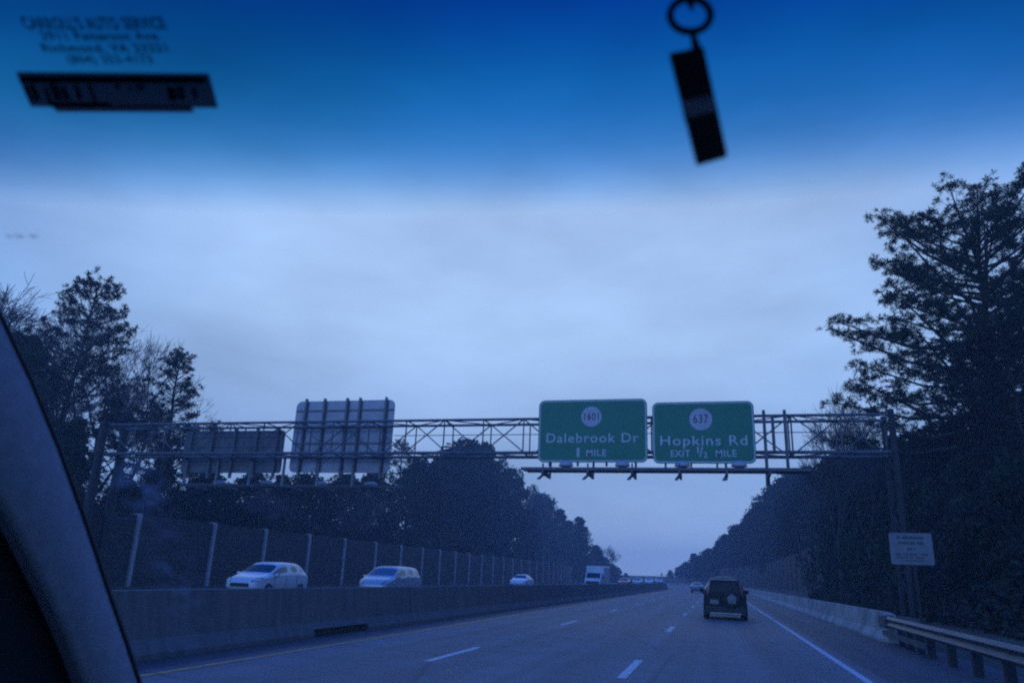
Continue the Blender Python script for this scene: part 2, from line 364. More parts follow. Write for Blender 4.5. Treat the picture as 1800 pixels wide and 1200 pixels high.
nr = thing('noise_wall', 'tall dark masonry noise wall beyond the right shoulder barrier under the trees', 'wall', (9, 74, 1))
Y = 73.
while Y < 215:
    c = RP(9.2, Y); c2 = RP(9.2, Y+6); d = (c2-c).normalized(); nrm = Vector((d.y, -d.x, 0)); top = 5.15
    a_ = c; b_ = c2-d*.03
    b = MB(); b.add([p+nrm*s+Vector((0, 0, z)) for s in (-.15, .15) for p in (a_, b_) for z in (0, top)],
                    [(0, 1, 3, 2), (4, 6, 7, 5), (0, 4, 5, 1), (2, 3, 7, 6), (1, 5, 7, 3), (0, 2, 6, 4)])
    o = b.build('panel', M['wall_right'], nr); o.location = -Vector(nr.location)
    b = MB(); b.box((-.26, -.2, 0), (.26, .2, top+.12), mat=Matrix.Translation(c) @ Matrix.Rotation(heading(Y), 4, 'Z'))
    o = b.build('post', M['wall_right'], nr); o.location = -Vector(nr.location)
    Y += 6

# ------------------------------------------------------------------ overhead gantry
GY, GD = 31.9, 1.25
gt = thing('overhead_gantry', 'grey steel lattice truss gantry spanning both carriageways', 'gantry', (6.9, GY, 0))
GL = Vector(gt.location)
ZB, ZT = 6.62, 8.12
X0, X1 = -30.4, 6.9
def gpart(b, name, m='steel_dark'):
    o = b.build(name, M[m], gt, smooth=False); o.location = -GL; return o
for yy in (GY, GY+GD):
    for zz in (ZB, ZT):
        b = MB(); b.tube((X0, yy, zz), (X1, yy, zz), .075 if zz == ZB else .062, n=10); gpart(b, 'chord')
nb = 20; bw = (X1-X0)/nb
for i in range(nb+1):
    x = X0+i*bw
    b = MB()
    for yy in (GY, GY+GD): b.tube((x, yy, ZB), (x, yy, ZT), .034, n=6)
    for zz in (ZB, ZT): b.tube((x, GY, zz), (x, GY+GD, zz), .03, n=6)
    if i < nb:
        up = i % 2 == 0
        for yy, f_ in ((GY, up), (GY+GD, not up)):
            b.tube((x, yy, ZT if f_ else ZB), (x+bw, yy, ZB if f_ else ZT), .03, n=6)
        b.tube((x, GY if up else GY+GD, ZT), (x+bw, GY+GD if up else GY, ZT), .024, n=6)
        b.tube((x, GY+GD if up else GY, ZB), (x+bw, GY if up else GY+GD, ZB), .024, n=6)
    gpart(b, 'lattice_bay')
b = MB(); b.tube((-14.2, GY+.02, 7.43), (X1, GY+.02, 7.43), .018, n=6); gpart(b, 'conduit')
for x, nm in ((X1, 'column'), (X0, 'column')):
    for yy in (GY-.1, GY+GD+.1):
        b = MB(); b.tube((x, yy, -.2), (x, yy, 8.3), .125 if x > 0 else .24, .11 if x > 0 else .2, n=14); gpart(b, nm, 'column')
        b = MB(); b.tube((x, yy, -.2), (x, yy, .55), .42, n=16); gpart(b, 'footing', 'concrete')
    b = MB(); zz = 1.0
    while zz < 8:
        b.tube((x, GY-.1, zz), (x, GY+GD+.1, zz+1.1 if int(zz) % 2 else zz), .035, n=6)
        b.tube((x, GY+GD+.1, zz), (x, GY-.1, zz+1.1), .03, n=6); zz += 1.15
    gpart(b, 'column_bracing', 'column')

def rrect(x0, z0, x1, z1, r, n=6):
    P = []
    for cx, cz, a0 in ((x1-r, z1-r, 0), (x0+r, z1-r, 90), (x0+r, z0+r, 180), (x1-r, z0+r, 270)):
        for k in range(n+1):
            a = R(a0+90*k/n); P.append((cx+r*math.cos(a), cz+r*math.sin(a)))
    return P
def text_mesh(txt, w_, h_, depth=.004, bold=0., slant=0.):
    """Letters as a mesh in the XZ plane facing -Y, scaled to width w_ and cap height h_; origin at bottom centre."""
    cu = bpy.data.curves.new('lettering', 'FONT'); cu.body = txt; cu.size = 1; cu.offset = bold; cu.extrude = 0; cu.resolution_u = 3; cu.space_character = 1.12
    o = bpy.data.objects.new('lettering', cu); COL.objects.link(o)
    bpy.context.view_layer.update()
    me = bpy.data.meshes.new_from_object(o.evaluated_get(bpy.context.evaluated_depsgraph_get()))
    bpy.data.objects.remove(o)
    n = len(me.vertices); co = np.empty(n*3); me.vertices.foreach_get('co', co); co = co.reshape(-1, 3)
    x0, x1 = co[:, 0].min(), co[:, 0].max(); z0, z1 = 0., .70
    x = (co[:, 0]-(x0+x1)/2)/(x1-x0)*w_; z = co[:, 1]/.70*h_
    fc = [tuple(p.vertices) for p in me.polygons]
    b = MB(); b.add(list(zip(x+slant*z, [0.]*n, z)), fc); return b
def letters(parent, txt, cx, z, w_, h_, y, m, bold=.012, name='lettering'):
    b = text_mesh(txt, w_, h_, bold=bold); b.v = [(p[0]+cx, y, p[2]+z) for p in b.v]
    return b.build(name, M[m], parent)
def disc(b, cx, cz, r_, y0, y1, n=32): b.prism([(cx+r_*math.cos(2*PI*k/n), cz+r_*math.sin(2*PI*k/n)) for k in range(n)], 1, y0, y1)
def green_sign(label, xa, xb, z0, z1, ncirc, cpx, lines, group):
    W_ = xb-xa; H_ = z1-z0
    t = thing('highway_sign', label, 'sign', (xa, GY-.42, z0), 0, group)
    b = MB(); b.prism(rrect(0, 0, W_, H_, .26), 1, 0, .06); b.build('panel', M['green'], t)
    o_ = rrect(.035, .035, W_-.035, H_-.035, .235); i_ = rrect(.085, .085, W_-.085, H_-.085, .19)
    b = MB(); n = len(o_); b.add([(p[0], -.004, p[1]) for p in o_+i_], [(k, (k+1) % n, n+(k+1) % n, n+k) for k in range(n)]); b.build('border', M['sign_letter'], t)
    b = MB(); disc(b, cpx[0], cpx[1], cpx[2], -.006, -.002); dd = b.build('route_shield', M['sign_white'], t)
    letters(dd, ncirc, cpx[0], cpx[1]-.15, .62 if len(ncirc) == 4 else .60, .31 if len(ncirc) == 4 else .36, -.009, 'black_letter', .004, 'route_number')
    if len(ncirc) == 3: pass
    for (s, cx, z, ww, hh, bo) in lines: letters(t, s, cx, z, ww, hh, -.006, 'sign_letter', bo)
    for x in np.linspace(.5, W_-.5, 4):
        b = MB(); b.box((x-.04, .062, -.15), (x+.04, .16, H_+.0)); b.box((x-.03, .16, .3), (x+.03, .36, .42)); b.box((x-.03, .16, H_-1.25), (x+.03, .36, H_-1.1)); b.build('stiffener', M['steel_dark'], t)
    return t
# positions of the sign corners a little in front of the truss
YS_ = GY-.42
a = aty(945, 812, YS_); c = aty(1137, 700, YS_)
s1x0, s1x1, s1z0, s1z1 = a.x, c.x, a.z, c.z
W1 = s1x1-s1x0; H1 = s1z1-s1z0
U1 = lambda px: (px-945)/192*W1
V1 = lambda py: (812-py)/112*H1
green_sign('green overhead sign reading Dalebrook Dr 1 MILE under route circle 1601', s1x0, s1x1, s1z0, s1z1, '1601', (U1(1040), V1(731), .44),
           [('Dalebrook Dr', U1(1041), V1(777), U1(1122)-U1(960), .40, .008), ('1', U1(1017), V1(803), .12, .40, .004), ('MILE', U1(1049), V1(801), U1(1067)-U1(1032), .27, .016)], 'green signs on the gantry')
a = aty(1148, 814, YS_); c = aty(1324, 704, YS_)
s2x0, s2x1, s2z0, s2z1 = a.x, c.x, a.z, c.z
W2 = s2x1-s2x0; H2 = s2z1-s2z0
U2 = lambda px: (px-1148)/176*W2
V2 = lambda py: (814-py)/110*H2
green_sign('green overhead sign reading Hopkins Rd EXIT 1/2 MILE under route circle 637', s2x0, s2x1, s2z0, s2z1, '637', (U2(1233), V2(736), .46),
           [('Hopkins Rd', U2(1236), V2(782), U2(1310)-U2(1161), .40, .008), ('EXIT', U2(1196), V2(802), U2(1213)-U2(1179), .27, .016),
            ('1', U2(1226.5), V2(796), .07, .27, .014), ('/', U2(1232), V2(803), .16, .44, .010), ('2', U2(1239), V2(804), .15, .23, .014), ('MILE', U2(1274), V2(802), U2(1292)-U2(1257), .27, .016)], 'green signs on the gantry')

# service walkway in front of the green signs
ZW = 5.66
wk = thing('service_walkway', 'narrow steel lighting walkway slung beneath the two green signs', 'walkway', (s1x0, GY-1.6, ZW))
WL = Vector(wk.location)
def wpart(b, name, m='steel_dark', par=None):
    o = b.build(name, M[m], par or wk); o.location = -WL; return o
xw0, xw1 = s1x0-.4, s2x1+1.85
b = MB(); b.box((xw0, GY-1.75, ZW-.03), (xw1, GY-1.67, ZW+.09)); wpart(b, 'edge_beam')
b = MB(); b.box((xw0+.1, GY-1.0, ZW-.03), (xw1, GY-.92, ZW+.09)); wpart(b, 'edge_beam')
b = MB(); b.box((xw0, GY-1.66, ZW+.01), (xw1, GY-1.01, ZW+.035)); wpart(b, 'grating')
for px in (958, 1036, 1113, 1195, 1277):
    x = aty(px, 828, GY-1.3).x
    b = MB(); b.bar((x, GY-1.85, ZW-.12), (x, GY-.3, ZW-.12), .09, .16); b.bar((x, GY-1.6, ZW-.2), (x-.12, GY-2.0, ZW-.42), .12, .05)
    b.bar((x, GY-.32, ZW-.2), (x, GY-.1, 6.6), .08, .10); b.bar((x, GY-1.7, ZW), (x, GY-1.7, ZW+.25), .06, .06); wpart(b, 'bracket')
for px, zt, zb in ((1345, 8.32, 5.75), (1360, 8.1, 6.6), (1382, 8.32, 5.9)):
    x = aty(px, 770, GY-.2).x
    b = MB(); b.bar((x, GY-.16, zb), (x, GY-.16, zt), .12, .1)
    if px == 1345: b.bar((x, GY-.3, zb), (x, GY-.3, zb-.5), .16, .12); b.bar((x, GY-1.7, ZW-.1), (x, GY-.1, ZW-.1), .1, .12)
    wpart(b, 'hanger')
def sign_light(px, label):
    p = aty(px, 812, GY-1.35)
    t = thing('sign_light', label, 'lamp', (p.x, GY-1.35, ZW+.16), 0, 'lamp housings on the walkway')
    b = MB(); prof = [(.0, .26), (.14, .25), (.24, .19), (.29, .10), (.30, .02), (.20, 0)]
    n = 16; v = [(r_*math.cos(2*PI*k/n), r_*.7*math.sin(2*PI*k/n), z_) for r_, z_ in prof for k in range(n)]
    b.add(v, [(j*n+k, j*n+(k+1) % n, (j+1)*n+(k+1) % n, (j+1)*n+k) for j in range(len(prof)-1) for k in range(n)])
    b.build('dome', M['alu'], t, smooth=True)
    b = MB(); b.box((-.14, -.12, -.14), (.14, .12, .03)); b.build('base', M['trim_black'], t)
for px, l in ((995, 'left lamp housing under the Dalebrook Dr sign'), (1094, 'right lamp housing under the Dalebrook Dr sign'),
              (1199, 'left lamp housing under the Hopkins Rd sign'), (1299, 'right lamp housing under the Hopkins Rd sign')): sign_light(px, l)

def sign_back(label, px0, px1, py_top, py_bot, nst, m, rads=.3):
    Yb = GY+GD+.35
    a = aty(px0, py_bot, Yb); c = aty(px1, py_top, Yb); W_ = c.x-a.x; H_ = c.z-a.z
    t = thing('highway_sign', label, 'sign', (a.x, Yb, a.z), 0, 'signs facing the oncoming lanes')
    b = MB(); b.prism(rrect(0, 0, W_, H_, rads), 1, 0, .05); b.build('panel', M[m], t)
    for x in nst:
        b = MB(); b.box((x*W_-.05, -.16, -.28), (x*W_+.05, -.003, H_+.1)); b.box((x*W_-.11, -.02, .02), (x*W_+.11, -.002, H_-.02)); b.build('stiffener', M['alu_dark'], t)
    for z in (.2, .40, .62, .86):
        b = MB(); b.box((.03, -.05, z*H_-.035), (W_-.03, -.004, z*H_+.035)); b.build('cross_rail', M['alu_dark'], t)
    # walkway slung below on the far side
    return t, a, c
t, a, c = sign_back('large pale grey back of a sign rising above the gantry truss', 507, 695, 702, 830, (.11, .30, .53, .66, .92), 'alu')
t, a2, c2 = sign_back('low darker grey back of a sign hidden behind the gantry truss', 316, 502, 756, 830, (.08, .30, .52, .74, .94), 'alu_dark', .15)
wk2 = thing('service_walkway', 'steel lighting walkway slung beneath the two grey sign backs', 'walkway', (a2.x, GY+GD+1.4, 5.5))
WL = Vector(wk2.location)
b = MB(); b.box((a2.x-.3, GY+GD+1.2, 5.32), (c.x+.4, GY+GD+1.28, 5.44)); wpart(b, 'edge_beam', 'steel_dark', wk2)
b = MB(); b.box((a2.x-.3, GY+GD+1.9, 5.32), (c.x+.4, GY+GD+1.98, 5.44)); wpart(b, 'edge_beam', 'steel_dark', wk2)
for x in np.arange(a2.x+.4, c.x, 1.9):
    b = MB(); b.bar((x, GY+GD+.3, 5.28), (x, GY+GD+2.1, 5.28), .09, .14); b.bar((x, GY+GD+.25, 5.25), (x, GY+GD+.25, 6.6), .1, .1); wpart(b, 'bracket', 'steel', wk2)
for i, px in enumerate((385, 470, 565, 652)):
    p = aty(px, 838, GY+GD+1.5)
    t = thing('sign_light', ('first', 'second', 'third', 'fourth')[i]+' lamp housing from the left under the grey sign backs', 'lamp', (p.x, GY+GD+1.55, 5.44), 0, 'lamp housings on the walkway')
    b = MB(); prof = [(.0, .20), (.22, .19), (.34, .12), (.36, .02), (.24, 0)]
    n = 16; v = [(r_*math.cos(2*PI*k/n), r_*.6*math.sin(2*PI*k/n), z_) for r_, z_ in prof for k in range(n)]
    b.add(v, [(j*n+k, j*n+(k+1) % n, (j+1)*n+(k+1) % n, (j+1)*n+k) for j in range(len(prof)-1) for k in range(n)])
    b.build('dome', M['sign_white'], t, smooth=True)
    b = MB(); b.box((-.12, -.1, -.1), (.12, .1, .02)); b.build('base', M['trim_black'], t)

# ------------------------------------------------------------------ white notice sign at the right
p = aty(1602, 964, 25.6)
ns = thing('notice_sign', 'small white notice board on a slim post behind the guardrail', 'sign', (p.x, 25.6, 0), R(-6))
b = MB(); b.prism(rrect(-.58, p.z-.46, .58, p.z+.46, .05, 3), 1, 0, .012); M['notice'] = mat('notice_board_white', (.17, .18, .20), .7, .15, 4); bd = b.build('board', M['notice'], ns)
random.seed(5)
b = MB()
for z, w_, h_ in ((.33, .74, .085), (.17, .70, .075), (.0, .22, .075), (-.16, .86, .05), (-.25, .80, .045), (-.34, .60, .045)):
    x = -w_/2
    while x < w_/2-.02:
        l = random.uniform(.025, .05)
        if random.random() < .86: b.box((x, -.006, p.z+z-h_/2), (x+l*.62, -.002, p.z+z+h_/2*random.uniform(.5, 1)))
        x += l
b.build('lettering', M['trim_black'], bd)
b = MB(); b.bar((0.05, .05, gh(p.x, 25)), (0.05, .05, p.z+.5), .06, .05); b.build('post', M['column'], ns)

# ------------------------------------------------------------------ vehicles
def car_body(stn, sub=2):
    """stn rows from rear to front: y, zb, zbelt, ztop, w_low, w_belt, w_top"""
    rings = []
    for (y_, zb, ze, zt, wl, wb, wt) in stn:
        h = [(wl*.86, zb), (wl, zb+.12), (wb*1.0, zb+(ze-zb)*.55), (wb*.985, ze), (wb*.93+wt*.07, ze+(zt-ze)*.12), (wt*1.02, zt-(zt-ze)*.12-.01), (wt*.80, zt)]
        rings.append([(x, y_, z) for x, z in h]+[(-x, y_, z) for x, z in h[::-1]])
    n = len(rings[0]); b = MB(); v = [p for r_ in rings for p in r_]
    f = [(j*n+k, j*n+(k+1) % n, (j+1)*n+(k+1) % n, (j+1)*n+k) for j in range(len(rings)-1) for k in range(n)]
    f += [tuple(range(n)), tuple(range((len(rings)-1)*n, len(rings)*n))[::-1]]
    b.add(v, f); return b, rings
def patch(rings, i0, i1, k0, k1, ins=(.08, .08, .1, .1), push=.012, nrm=None):
    """quad patch on the body cage between stations i0..i1 and ring points k0..k1, inset and pushed out"""
    A, B, C_, D_ = (Vector(rings[i0][k0]), Vector(rings[i1][k0]), Vector(rings[i1][k1]), Vector(rings[i0][k1]))
    def P(s, t): return (A*(1-s)+B*s)*(1-t)+(D_*(1-s)+C_*s)*t
    q = [P(ins[0], ins[2]), P(1-ins[1], ins[2]), P(1-ins[1], 1-ins[3]), P(ins[0], 1-ins[3])]
    nn = (q[1]-q[0]).cross(q[3]-q[0]).normalized()
    ctr = sum(q, Vector())/4
    if nrm is None: nrm = Vector((ctr.x, 0, .3))
    if nn.dot(nrm) < 0: nn = -nn
    return [p_+nn*push for p_ in q], nn
def add_patch(b, q, nn, th=.02): b.add([*q, *[p_-nn*th for p_ in q]], [(0, 1, 2, 3), (7, 6, 5, 4), (0, 4, 5, 1), (1, 5, 6, 2), (2, 6, 7, 3), (3, 7, 4, 0)])
def wheel(parent, x, y_, r_=.34, wd=.22, name='wheel', axis=0):
    s = 1 if x > 0 else -1
    t = MB(); n = 24; prof = [(r_*.62, -wd/2), (r_*.93, -wd/2), (r_, -wd*.32), (r_, wd*.32), (r_*.93, wd/2), (r_*.62, wd/2)]
    v = [(x+o_, y_+a_*math.cos(2*PI*k/n), r_+a_*math.sin(2*PI*k/n)) for a_, o_ in prof for k in range(n)]
    t.add(v, [(j*n+k, j*n+(k+1) % n, (j+1)*n+(k+1) % n, (j+1)*n+k) for j in range(len(prof)-1) for k in range(n)])
    w_ = t.build(name, M['tyre'], parent, smooth=True)
    b = MB(); b.tube((x+s*wd*.28, y_, r_), (x+s*wd*.34, y_, r_), r_*.2, n=12)
    for k in range(5):
        a_ = 2*PI*k/5+.3; b.bar((x+s*wd*.33, y_, r_), (x+s*wd*.33, y_+r_*.6*math.cos(a_), r_+r_*.6*math.sin(a_)), .05, .06)
    b.tube((x+s*wd*.1, y_, r_), (x+s*wd*.2, y_, r_), r_*.63, n=20); b.build('rim', M['rim'], w_)
    return w_
def make_car(label, paint, loc, rz, stn, win, wheels=(1.35, -1.35), W=.85, group=None, cat='car', name='car', details=True, glass='glass', sglass='glass_side', smooth=True, wr=.34, sub=2):
    t = thing(name, label, cat, loc, rz, group)
    b, rings = car_body(stn); n = len(rings[0])
    bm = bmesh.new(); vs = [bm.verts.new(p) for p in b.v]; fs = [bm.faces.new([vs[i] for i in f_]) for f_ in b.f]
    groups = [('windscreen', glass, [fs[(win['screen'][1])*n+k] for k in (5, 6, 7)], .035)]
    if 'rear' in win: groups.append(('rear_window', glass, [fs[j*n+k] for j in range(win['rear'][0], win['rear'][1]) for k in (5, 6, 7)], .06))
    for (j0, j1, _a, _b) in win['side']:
        for k in (4, n-6): groups.append(('side_window', sglass, [fs[j*n+k] for j in range(j0, j1)], .028))
    for gi, (_n, _m, ff, th) in enumerate(groups):
        bmesh.ops.inset_region(bm, faces=ff, thickness=th, use_even_offset=True)
        for f_ in ff: f_.material_index = gi+1
    bmesh.ops.recalc_face_normals(bm, faces=bm.faces)
    me = bpy.data.meshes.new('body'); bm.to_mesh(me); bm.free()
    tmp = bpy.data.objects.new('body', me); COL.objects.link(tmp)
    if sub: md = tmp.modifiers.new('s', 'SUBSURF'); md.levels = sub; md.render_levels = sub
    for _ in range(len(groups)+1): me.materials.append(None)
    bpy.context.view_layer.update()
    ev = bpy.data.meshes.new_from_object(tmp.evaluated_get(bpy.context.evaluated_depsgraph_get())); bpy.data.objects.remove(tmp)
    V = [tuple(v_.co) for v_ in ev.vertices]; mi = [p.material_index for p in ev.polygons]; F = [tuple(p.vertices) for p in ev.polygons]
    for gi in range(len(groups)+1):
        sel = [f_ for f_, k in zip(F, mi) if k == gi]; ids = sorted({i for f_ in sel for i in f_}); mp_ = {a_: i for i, a_ in enumerate(ids)}
        m2 = bpy.data.meshes.new('body' if gi == 0 else groups[gi-1][0]); m2.from_pydata([V[i] for i in ids], [], [tuple(mp_[i] for i in f_) for f_ in sel])
        m2.materials.append(M[paint if gi == 0 else groups[gi-1][1]]); m2.polygons.foreach_set('use_smooth', [True]*len(m2.polygons)); m2.update()
        o = bpy.data.objects.new(m2.name, m2); COL.objects.link(o); o.parent = t
    for wy in wheels:
        for sx in (-1, 1): wheel(t, sx*(W-.11), wy, wr)
    return t, rings
# crossover: y, zb, zbelt, ztop, wl, wb, wt
XO = [(-2.22, .42, .86, .98, .70, .74, .60), (-2.12, .28, .98, 1.12, .84, .86, .68), (-1.72, .24, 1.04, 1.50, .86, .90, .64), (-1.2, .24, 1.02, 1.64, .87, .92, .66),
      (-.3, .22, .99, 1.67, .87, .92, .68), (.35, .22, .97, 1.60, .87, .92, .66), (1.25, .22, .95, 1.06, .87, .91, .76), (1.85, .26, .86, .97, .86, .87, .72), (2.18, .34, .72, .80, .78, .76, .58), (2.28, .42, .60, .66, .62, .60, .45)]
def opp(px_front, Xn, W=.92, L=4.5):                 # oncoming car whose near side is at Xn and whose far front corner shows at px_front
    d = ray(px_front, 1030); Yf = d.y/d.x*(Xn-2*W); return Vector((Xn-W, Yf+L/2, 0))
def mirror_lamp(t, rings, paint, zf=.84, xf=.66, yf=2.10, my=.95, mz=1.06):
    for s in (-1, 1):
        b = MB(); b.add([(s*(xf-.16), yf+.17, zf-.10), (s*(xf+.10), yf+.06, zf-.08), (s*(xf+.20), yf-.34, zf+.06), (s*(xf-.02), yf-.16, zf+.07),
                         (s*(xf-.16), yf+.12, zf-.12), (s*(xf+.06), yf+.0, zf-.12), (s*(xf+.16), yf-.34, zf), (s*(xf-.02), yf-.2, zf)],
                        [(0, 1, 2, 3), (7, 6, 5, 4), (0, 4, 5, 1), (1, 5, 6, 2), (2, 6, 7, 3), (3, 7, 4, 0)]); b.build('headlight', M['head_lamp'], t)
        b = MB(); b.add([(s*.88, my-.1, mz-.07), (s*1.08, my-.08, mz-.06), (s*1.09, my-.06, mz+.08), (s*.92, my-.08, mz+.07),
                         (s*.88, my+.02, mz-.05), (s*1.05, my+.06, mz-.04), (s*1.05, my+.06, mz+.05), (s*.92, my+.03, mz+.04)],
                        [(0, 1, 2, 3), (7, 6, 5, 4), (0, 4, 5, 1), (1, 5, 6, 2), (2, 6, 7, 3), (3, 7, 4, 0)]); b.build('wing_mirror', M[paint], t)
    b = MB(); b.box((-.45, 2.2, .50), (.45, 2.30, .66)); b.build('grille', M['trim_black'], t)
    for s in (-1, 1):                                  # dark sill, door seams and handles on the flanks
        b = MB(); b.box((s*.905-.012, -1.0, .30), (s*.905+.012, 1.0, .46)); b.build('sill_trim', M['trim_black'], t)
        for yd in (-.95, .0, .98):
            b = MB(); b.box((s*.925-.006, yd-.008, .50), (s*.925+.003, yd+.008, 1.0)); b.build('door_seam', M['trim_black'], t)
loc = opp(393, -20.3, .92, 4.5)
t, rg = make_car('white crossover nearest in the oncoming lanes, seen above the median barrier', 'white_car', loc, PI, XO,
                 {'screen': (6, 5), 'rear': (1, 3), 'side': [(4, 6, 0, 0), (3, 4, 0, 0), (2, 3, 0, 0)]}, W=.92, group='oncoming cars', glass='glass', sglass='glass_side')
mirror_lamp(t, rg, 'white_car'); t.scale = (1.05, 1.06, 1.0)
# minivan
MV = [(-2.40, .40, .86, 1.00, .72, .76, .62), (-2.32, .28, 1.0, 1.30, .86, .88, .70), (-2.12, .24, 1.04, 1.66, .88, .92, .70), (-1.4, .22, 1.04, 1.72, .89, .95, .72),
      (-.2, .22, 1.02, 1.73, .89, .95, .73), (.62, .22, 1.00, 1.66, .89, .95, .71), (1.62, .22, 1.00, 1.10, .89, .94, .80), (2.05, .26, .90, 1.00, .87, .90, .72), (2.38, .34, .74, .82, .78, .78, .58), (2.46, .42, .62, .68, .62, .60, .45)]
loc = opp(624, -16.6, .95, 4.86)
t, rg = make_car('silvery minivan with a wide raked windscreen following the white crossover', 'silver_car', loc, PI, MV,
                 {'screen': (6, 5), 'rear': (1, 2), 'side': [(4, 6, 0, 0), (3, 4, 0, 0), (2, 3, 0, 0)]}, W=.95, group='oncoming cars', glass='glass_side')
mirror_lamp(t, rg, 'silver_car', zf=.88, yf=2.30, my=1.25, mz=1.10)
# sedan, also used far away
SD = [(-2.35, .42, .80, .90, .70, .74, .62), (-2.2, .28, .92, 1.02, .84, .86, .70), (-1.55, .24, .96, 1.08, .87, .90, .70), (-.9, .22, .95, 1.42, .87, .90, .60),
      (-.1, .22, .93, 1.47, .87, .90, .62), (.4, .22, .92, 1.42, .87, .90, .60), (1.2, .22, .90, 1.00, .87, .89, .74), (1.8, .26, .82, .92, .86, .86, .70), (2.2, .34, .68, .76, .76, .74, .56), (2.3, .42, .56, .62, .60, .58, .42)]
def sedan(label, paint, loc, rz, group):
    t, rg = make_car(label, paint, loc, rz, SD, {'screen': (6, 5), 'rear': (2, 3), 'side': [(4, 6, 0, 0), (3, 4, 0, 0)]}, W=.88, group=group, sub=1)
    return t
def along(px, X): d = ray(px, 1028); return d.y/d.x*X
sedan('white sedan further back in the oncoming lanes, only its roof above the barrier', 'white_car', (-20.3, along(917, -20.3), .12), PI, 'oncoming cars')
# box truck
def truck(loc, rz):
    t = thing('box_truck', 'distant white box truck rising above the median barrier in the oncoming lanes', 'truck', loc, rz)
    b = MB(); b.box((-1.15, -3.4, .75), (1.15, 1.2, 2.95)); o = b.build('cargo_box', M['white_car'], t)
    bv = o.modifiers.new('b', 'BEVEL'); bv.width = .08; bv.segments = 2
    b = MB(); b.prism([(1.28, .5), (3.2, .5), (3.25, 1.25), (2.75, 1.45), (2.25, 2.15), (1.28, 2.2)], 0, -1.0, 1.0); o = b.build('cab', M['white_car'], t)
    bv = o.modifiers.new('b', 'BEVEL'); bv.width = .06; bv.segments = 2
    b = MB(); b.add([(-.88, 2.76, 1.50), (.88, 2.76, 1.50), (.82, 2.31, 2.10), (-.82, 2.31, 2.10)], [(0, 1, 2, 3)]); b.build('windscreen', M['glass'], t)
    b = MB(); b.box((-.8, 3.22, .75), (.8, 3.27, 1.1)); b.build('grille', M['trim_black'], t)
    for s in (-1, 1):
        b = MB(); b.box((s*.9-.1, 3.2, .8), (s*.9+.1, 3.28, 1.0)); b.build('headlight', M['sign_white'], t)
        b = MB(); b.box((s*1.2-.08, 2.35, 1.35), (s*1.2+.08, 2.42, 1.8)); b.build('wing_mirror', M['trim_black'], t)
    for wy in (2.3, -2.1):
        for sx in (-1, 1): wheel(t, sx*.95, wy, .45, .28)
Yt = 100.; d = aty(1049, 1015, Yt); truck((d.x, Yt, 0), PI+heading(Yt)-.02)
for k, (px, Y, pa, l) in enumerate(((1098, 128, 'red_car', 'small distant reddish car beyond the white box truck'), (1121, 150, 'silver_car', 'distant silver car just right of the reddish car'),
                                  (1141, 168, 'white_car', 'distant pale car between two silver cars near the bend'), (1158, 190, 'silver_car', 'farthest silver car at the bend of the oncoming lanes'))):
    d = aty(px, 1026, Y); sedan(l, pa, (d.x, Y, .25+.12*k), PI+heading(Y), 'oncoming cars')
Yf = 118.; d = aty(1226, 1040, Yf); t = sedan('small grey car far ahead in the middle lane beside the dark SUV', 'grey_car', (d.x, Yf, 0), heading(Yf), 'cars ahead')
# far row of cars ahead, barely seen
# SUV ahead seen from behind
SV = [(-2.14, .40, 1.02, 1.08, .76, .82, .70), (-2.10, .30, 1.04, 1.26, .86, .88, .70), (-1.99, .26, 1.05, 1.58, .88, .90, .60), (-1.78, .26, 1.05, 1.73, .88, .91, .58), (-1.1, .26, 1.04, 1.79, .88, .91, .60),
      (0, .25, 1.03, 1.80, .88, .91, .61), (.55, .25, 1.02, 1.72, .88, .91, .60), (1.25, .25, 1.0, 1.14, .88, .90, .76), (1.9, .28, .90, 1.0, .86, .86, .70), (2.2, .36, .74, .80, .72, .70, .54)]
sy = 35.2; sc_ = aty(1276, 1087, sy)
t, rg = make_car('dark compact SUV ahead with spare wheel on its tailgate', 'black_car', (sc_.x, sy+2.2, 0), 0, SV,
                 {'screen': (7, 6), 'side': [(5, 7, 0, 0), (4, 5, 0, 0), (2, 4, 0, 0)]}, W=.92, name='suv', cat='suv', wheels=(1.3, -1.35), wr=.36)
def rear_poly(name, pts, m, par=t, th=.03):          # pts: (x, z, y) on the tailgate
    b = MB(); n = len(pts); b.add([(x, y_, z) for x, z, y_ in pts]+[(x, y_+th, z) for x, z, y_ in pts], [tuple(range(n)), tuple(range(2*n-1, n-1, -1))]+[(k, n+k, n+(k+1) % n, (k+1) % n) for k in range(n)])
    return b.build(name, M[m], par)
rear_poly('rear_window', [(-.61, 1.12, -2.135), (.61, 1.12, -2.135), (.56, 1.38, -2.09), (.49, 1.57, -2.035), (-.49, 1.57, -2.035), (-.56, 1.38, -2.09)], 'glass')
for s in (-1, 1):
    rear_poly('tail_light', [(s*.70, 1.04, -2.14), (s*.81, 1.04, -2.11), (s*.66, 1.54, -2.03), (s*.585, 1.54, -2.045)], 'red_lamp')
    if 0: rear_poly('reflector', [(s*.56, .56, -2.2), (s*.78, .56, -2.19), (s*.78, .62, -2.19), (s*.56, .62, -2.2)], 'red_lamp')
b = MB(); b.box((-.52, -2.06, 1.61), (.52, -1.86, 1.66)); o = b.build('rear_spoiler', M['chrome'], t); bv = o.modifiers.new('b', 'BEVEL'); bv.width = .02; bv.segments = 2
b = MB(); b.box((-.86, -2.20, .20), (.86, -1.95, .56)); o = b.build('bumper', M['trim_black'], t); bv = o.modifiers.new('b', 'BEVEL'); bv.width = .05; bv.segments = 2
b = MB(); b.box((-.64, -2.225, .235), (.64, -2.19, .29)); b.build('bumper_strip', M['chrome'], t)
b = MB(); b.box((-.62, -2.20, .64), (-.28, -2.185, .80)); b.build('number_plate', M['plate'], t)
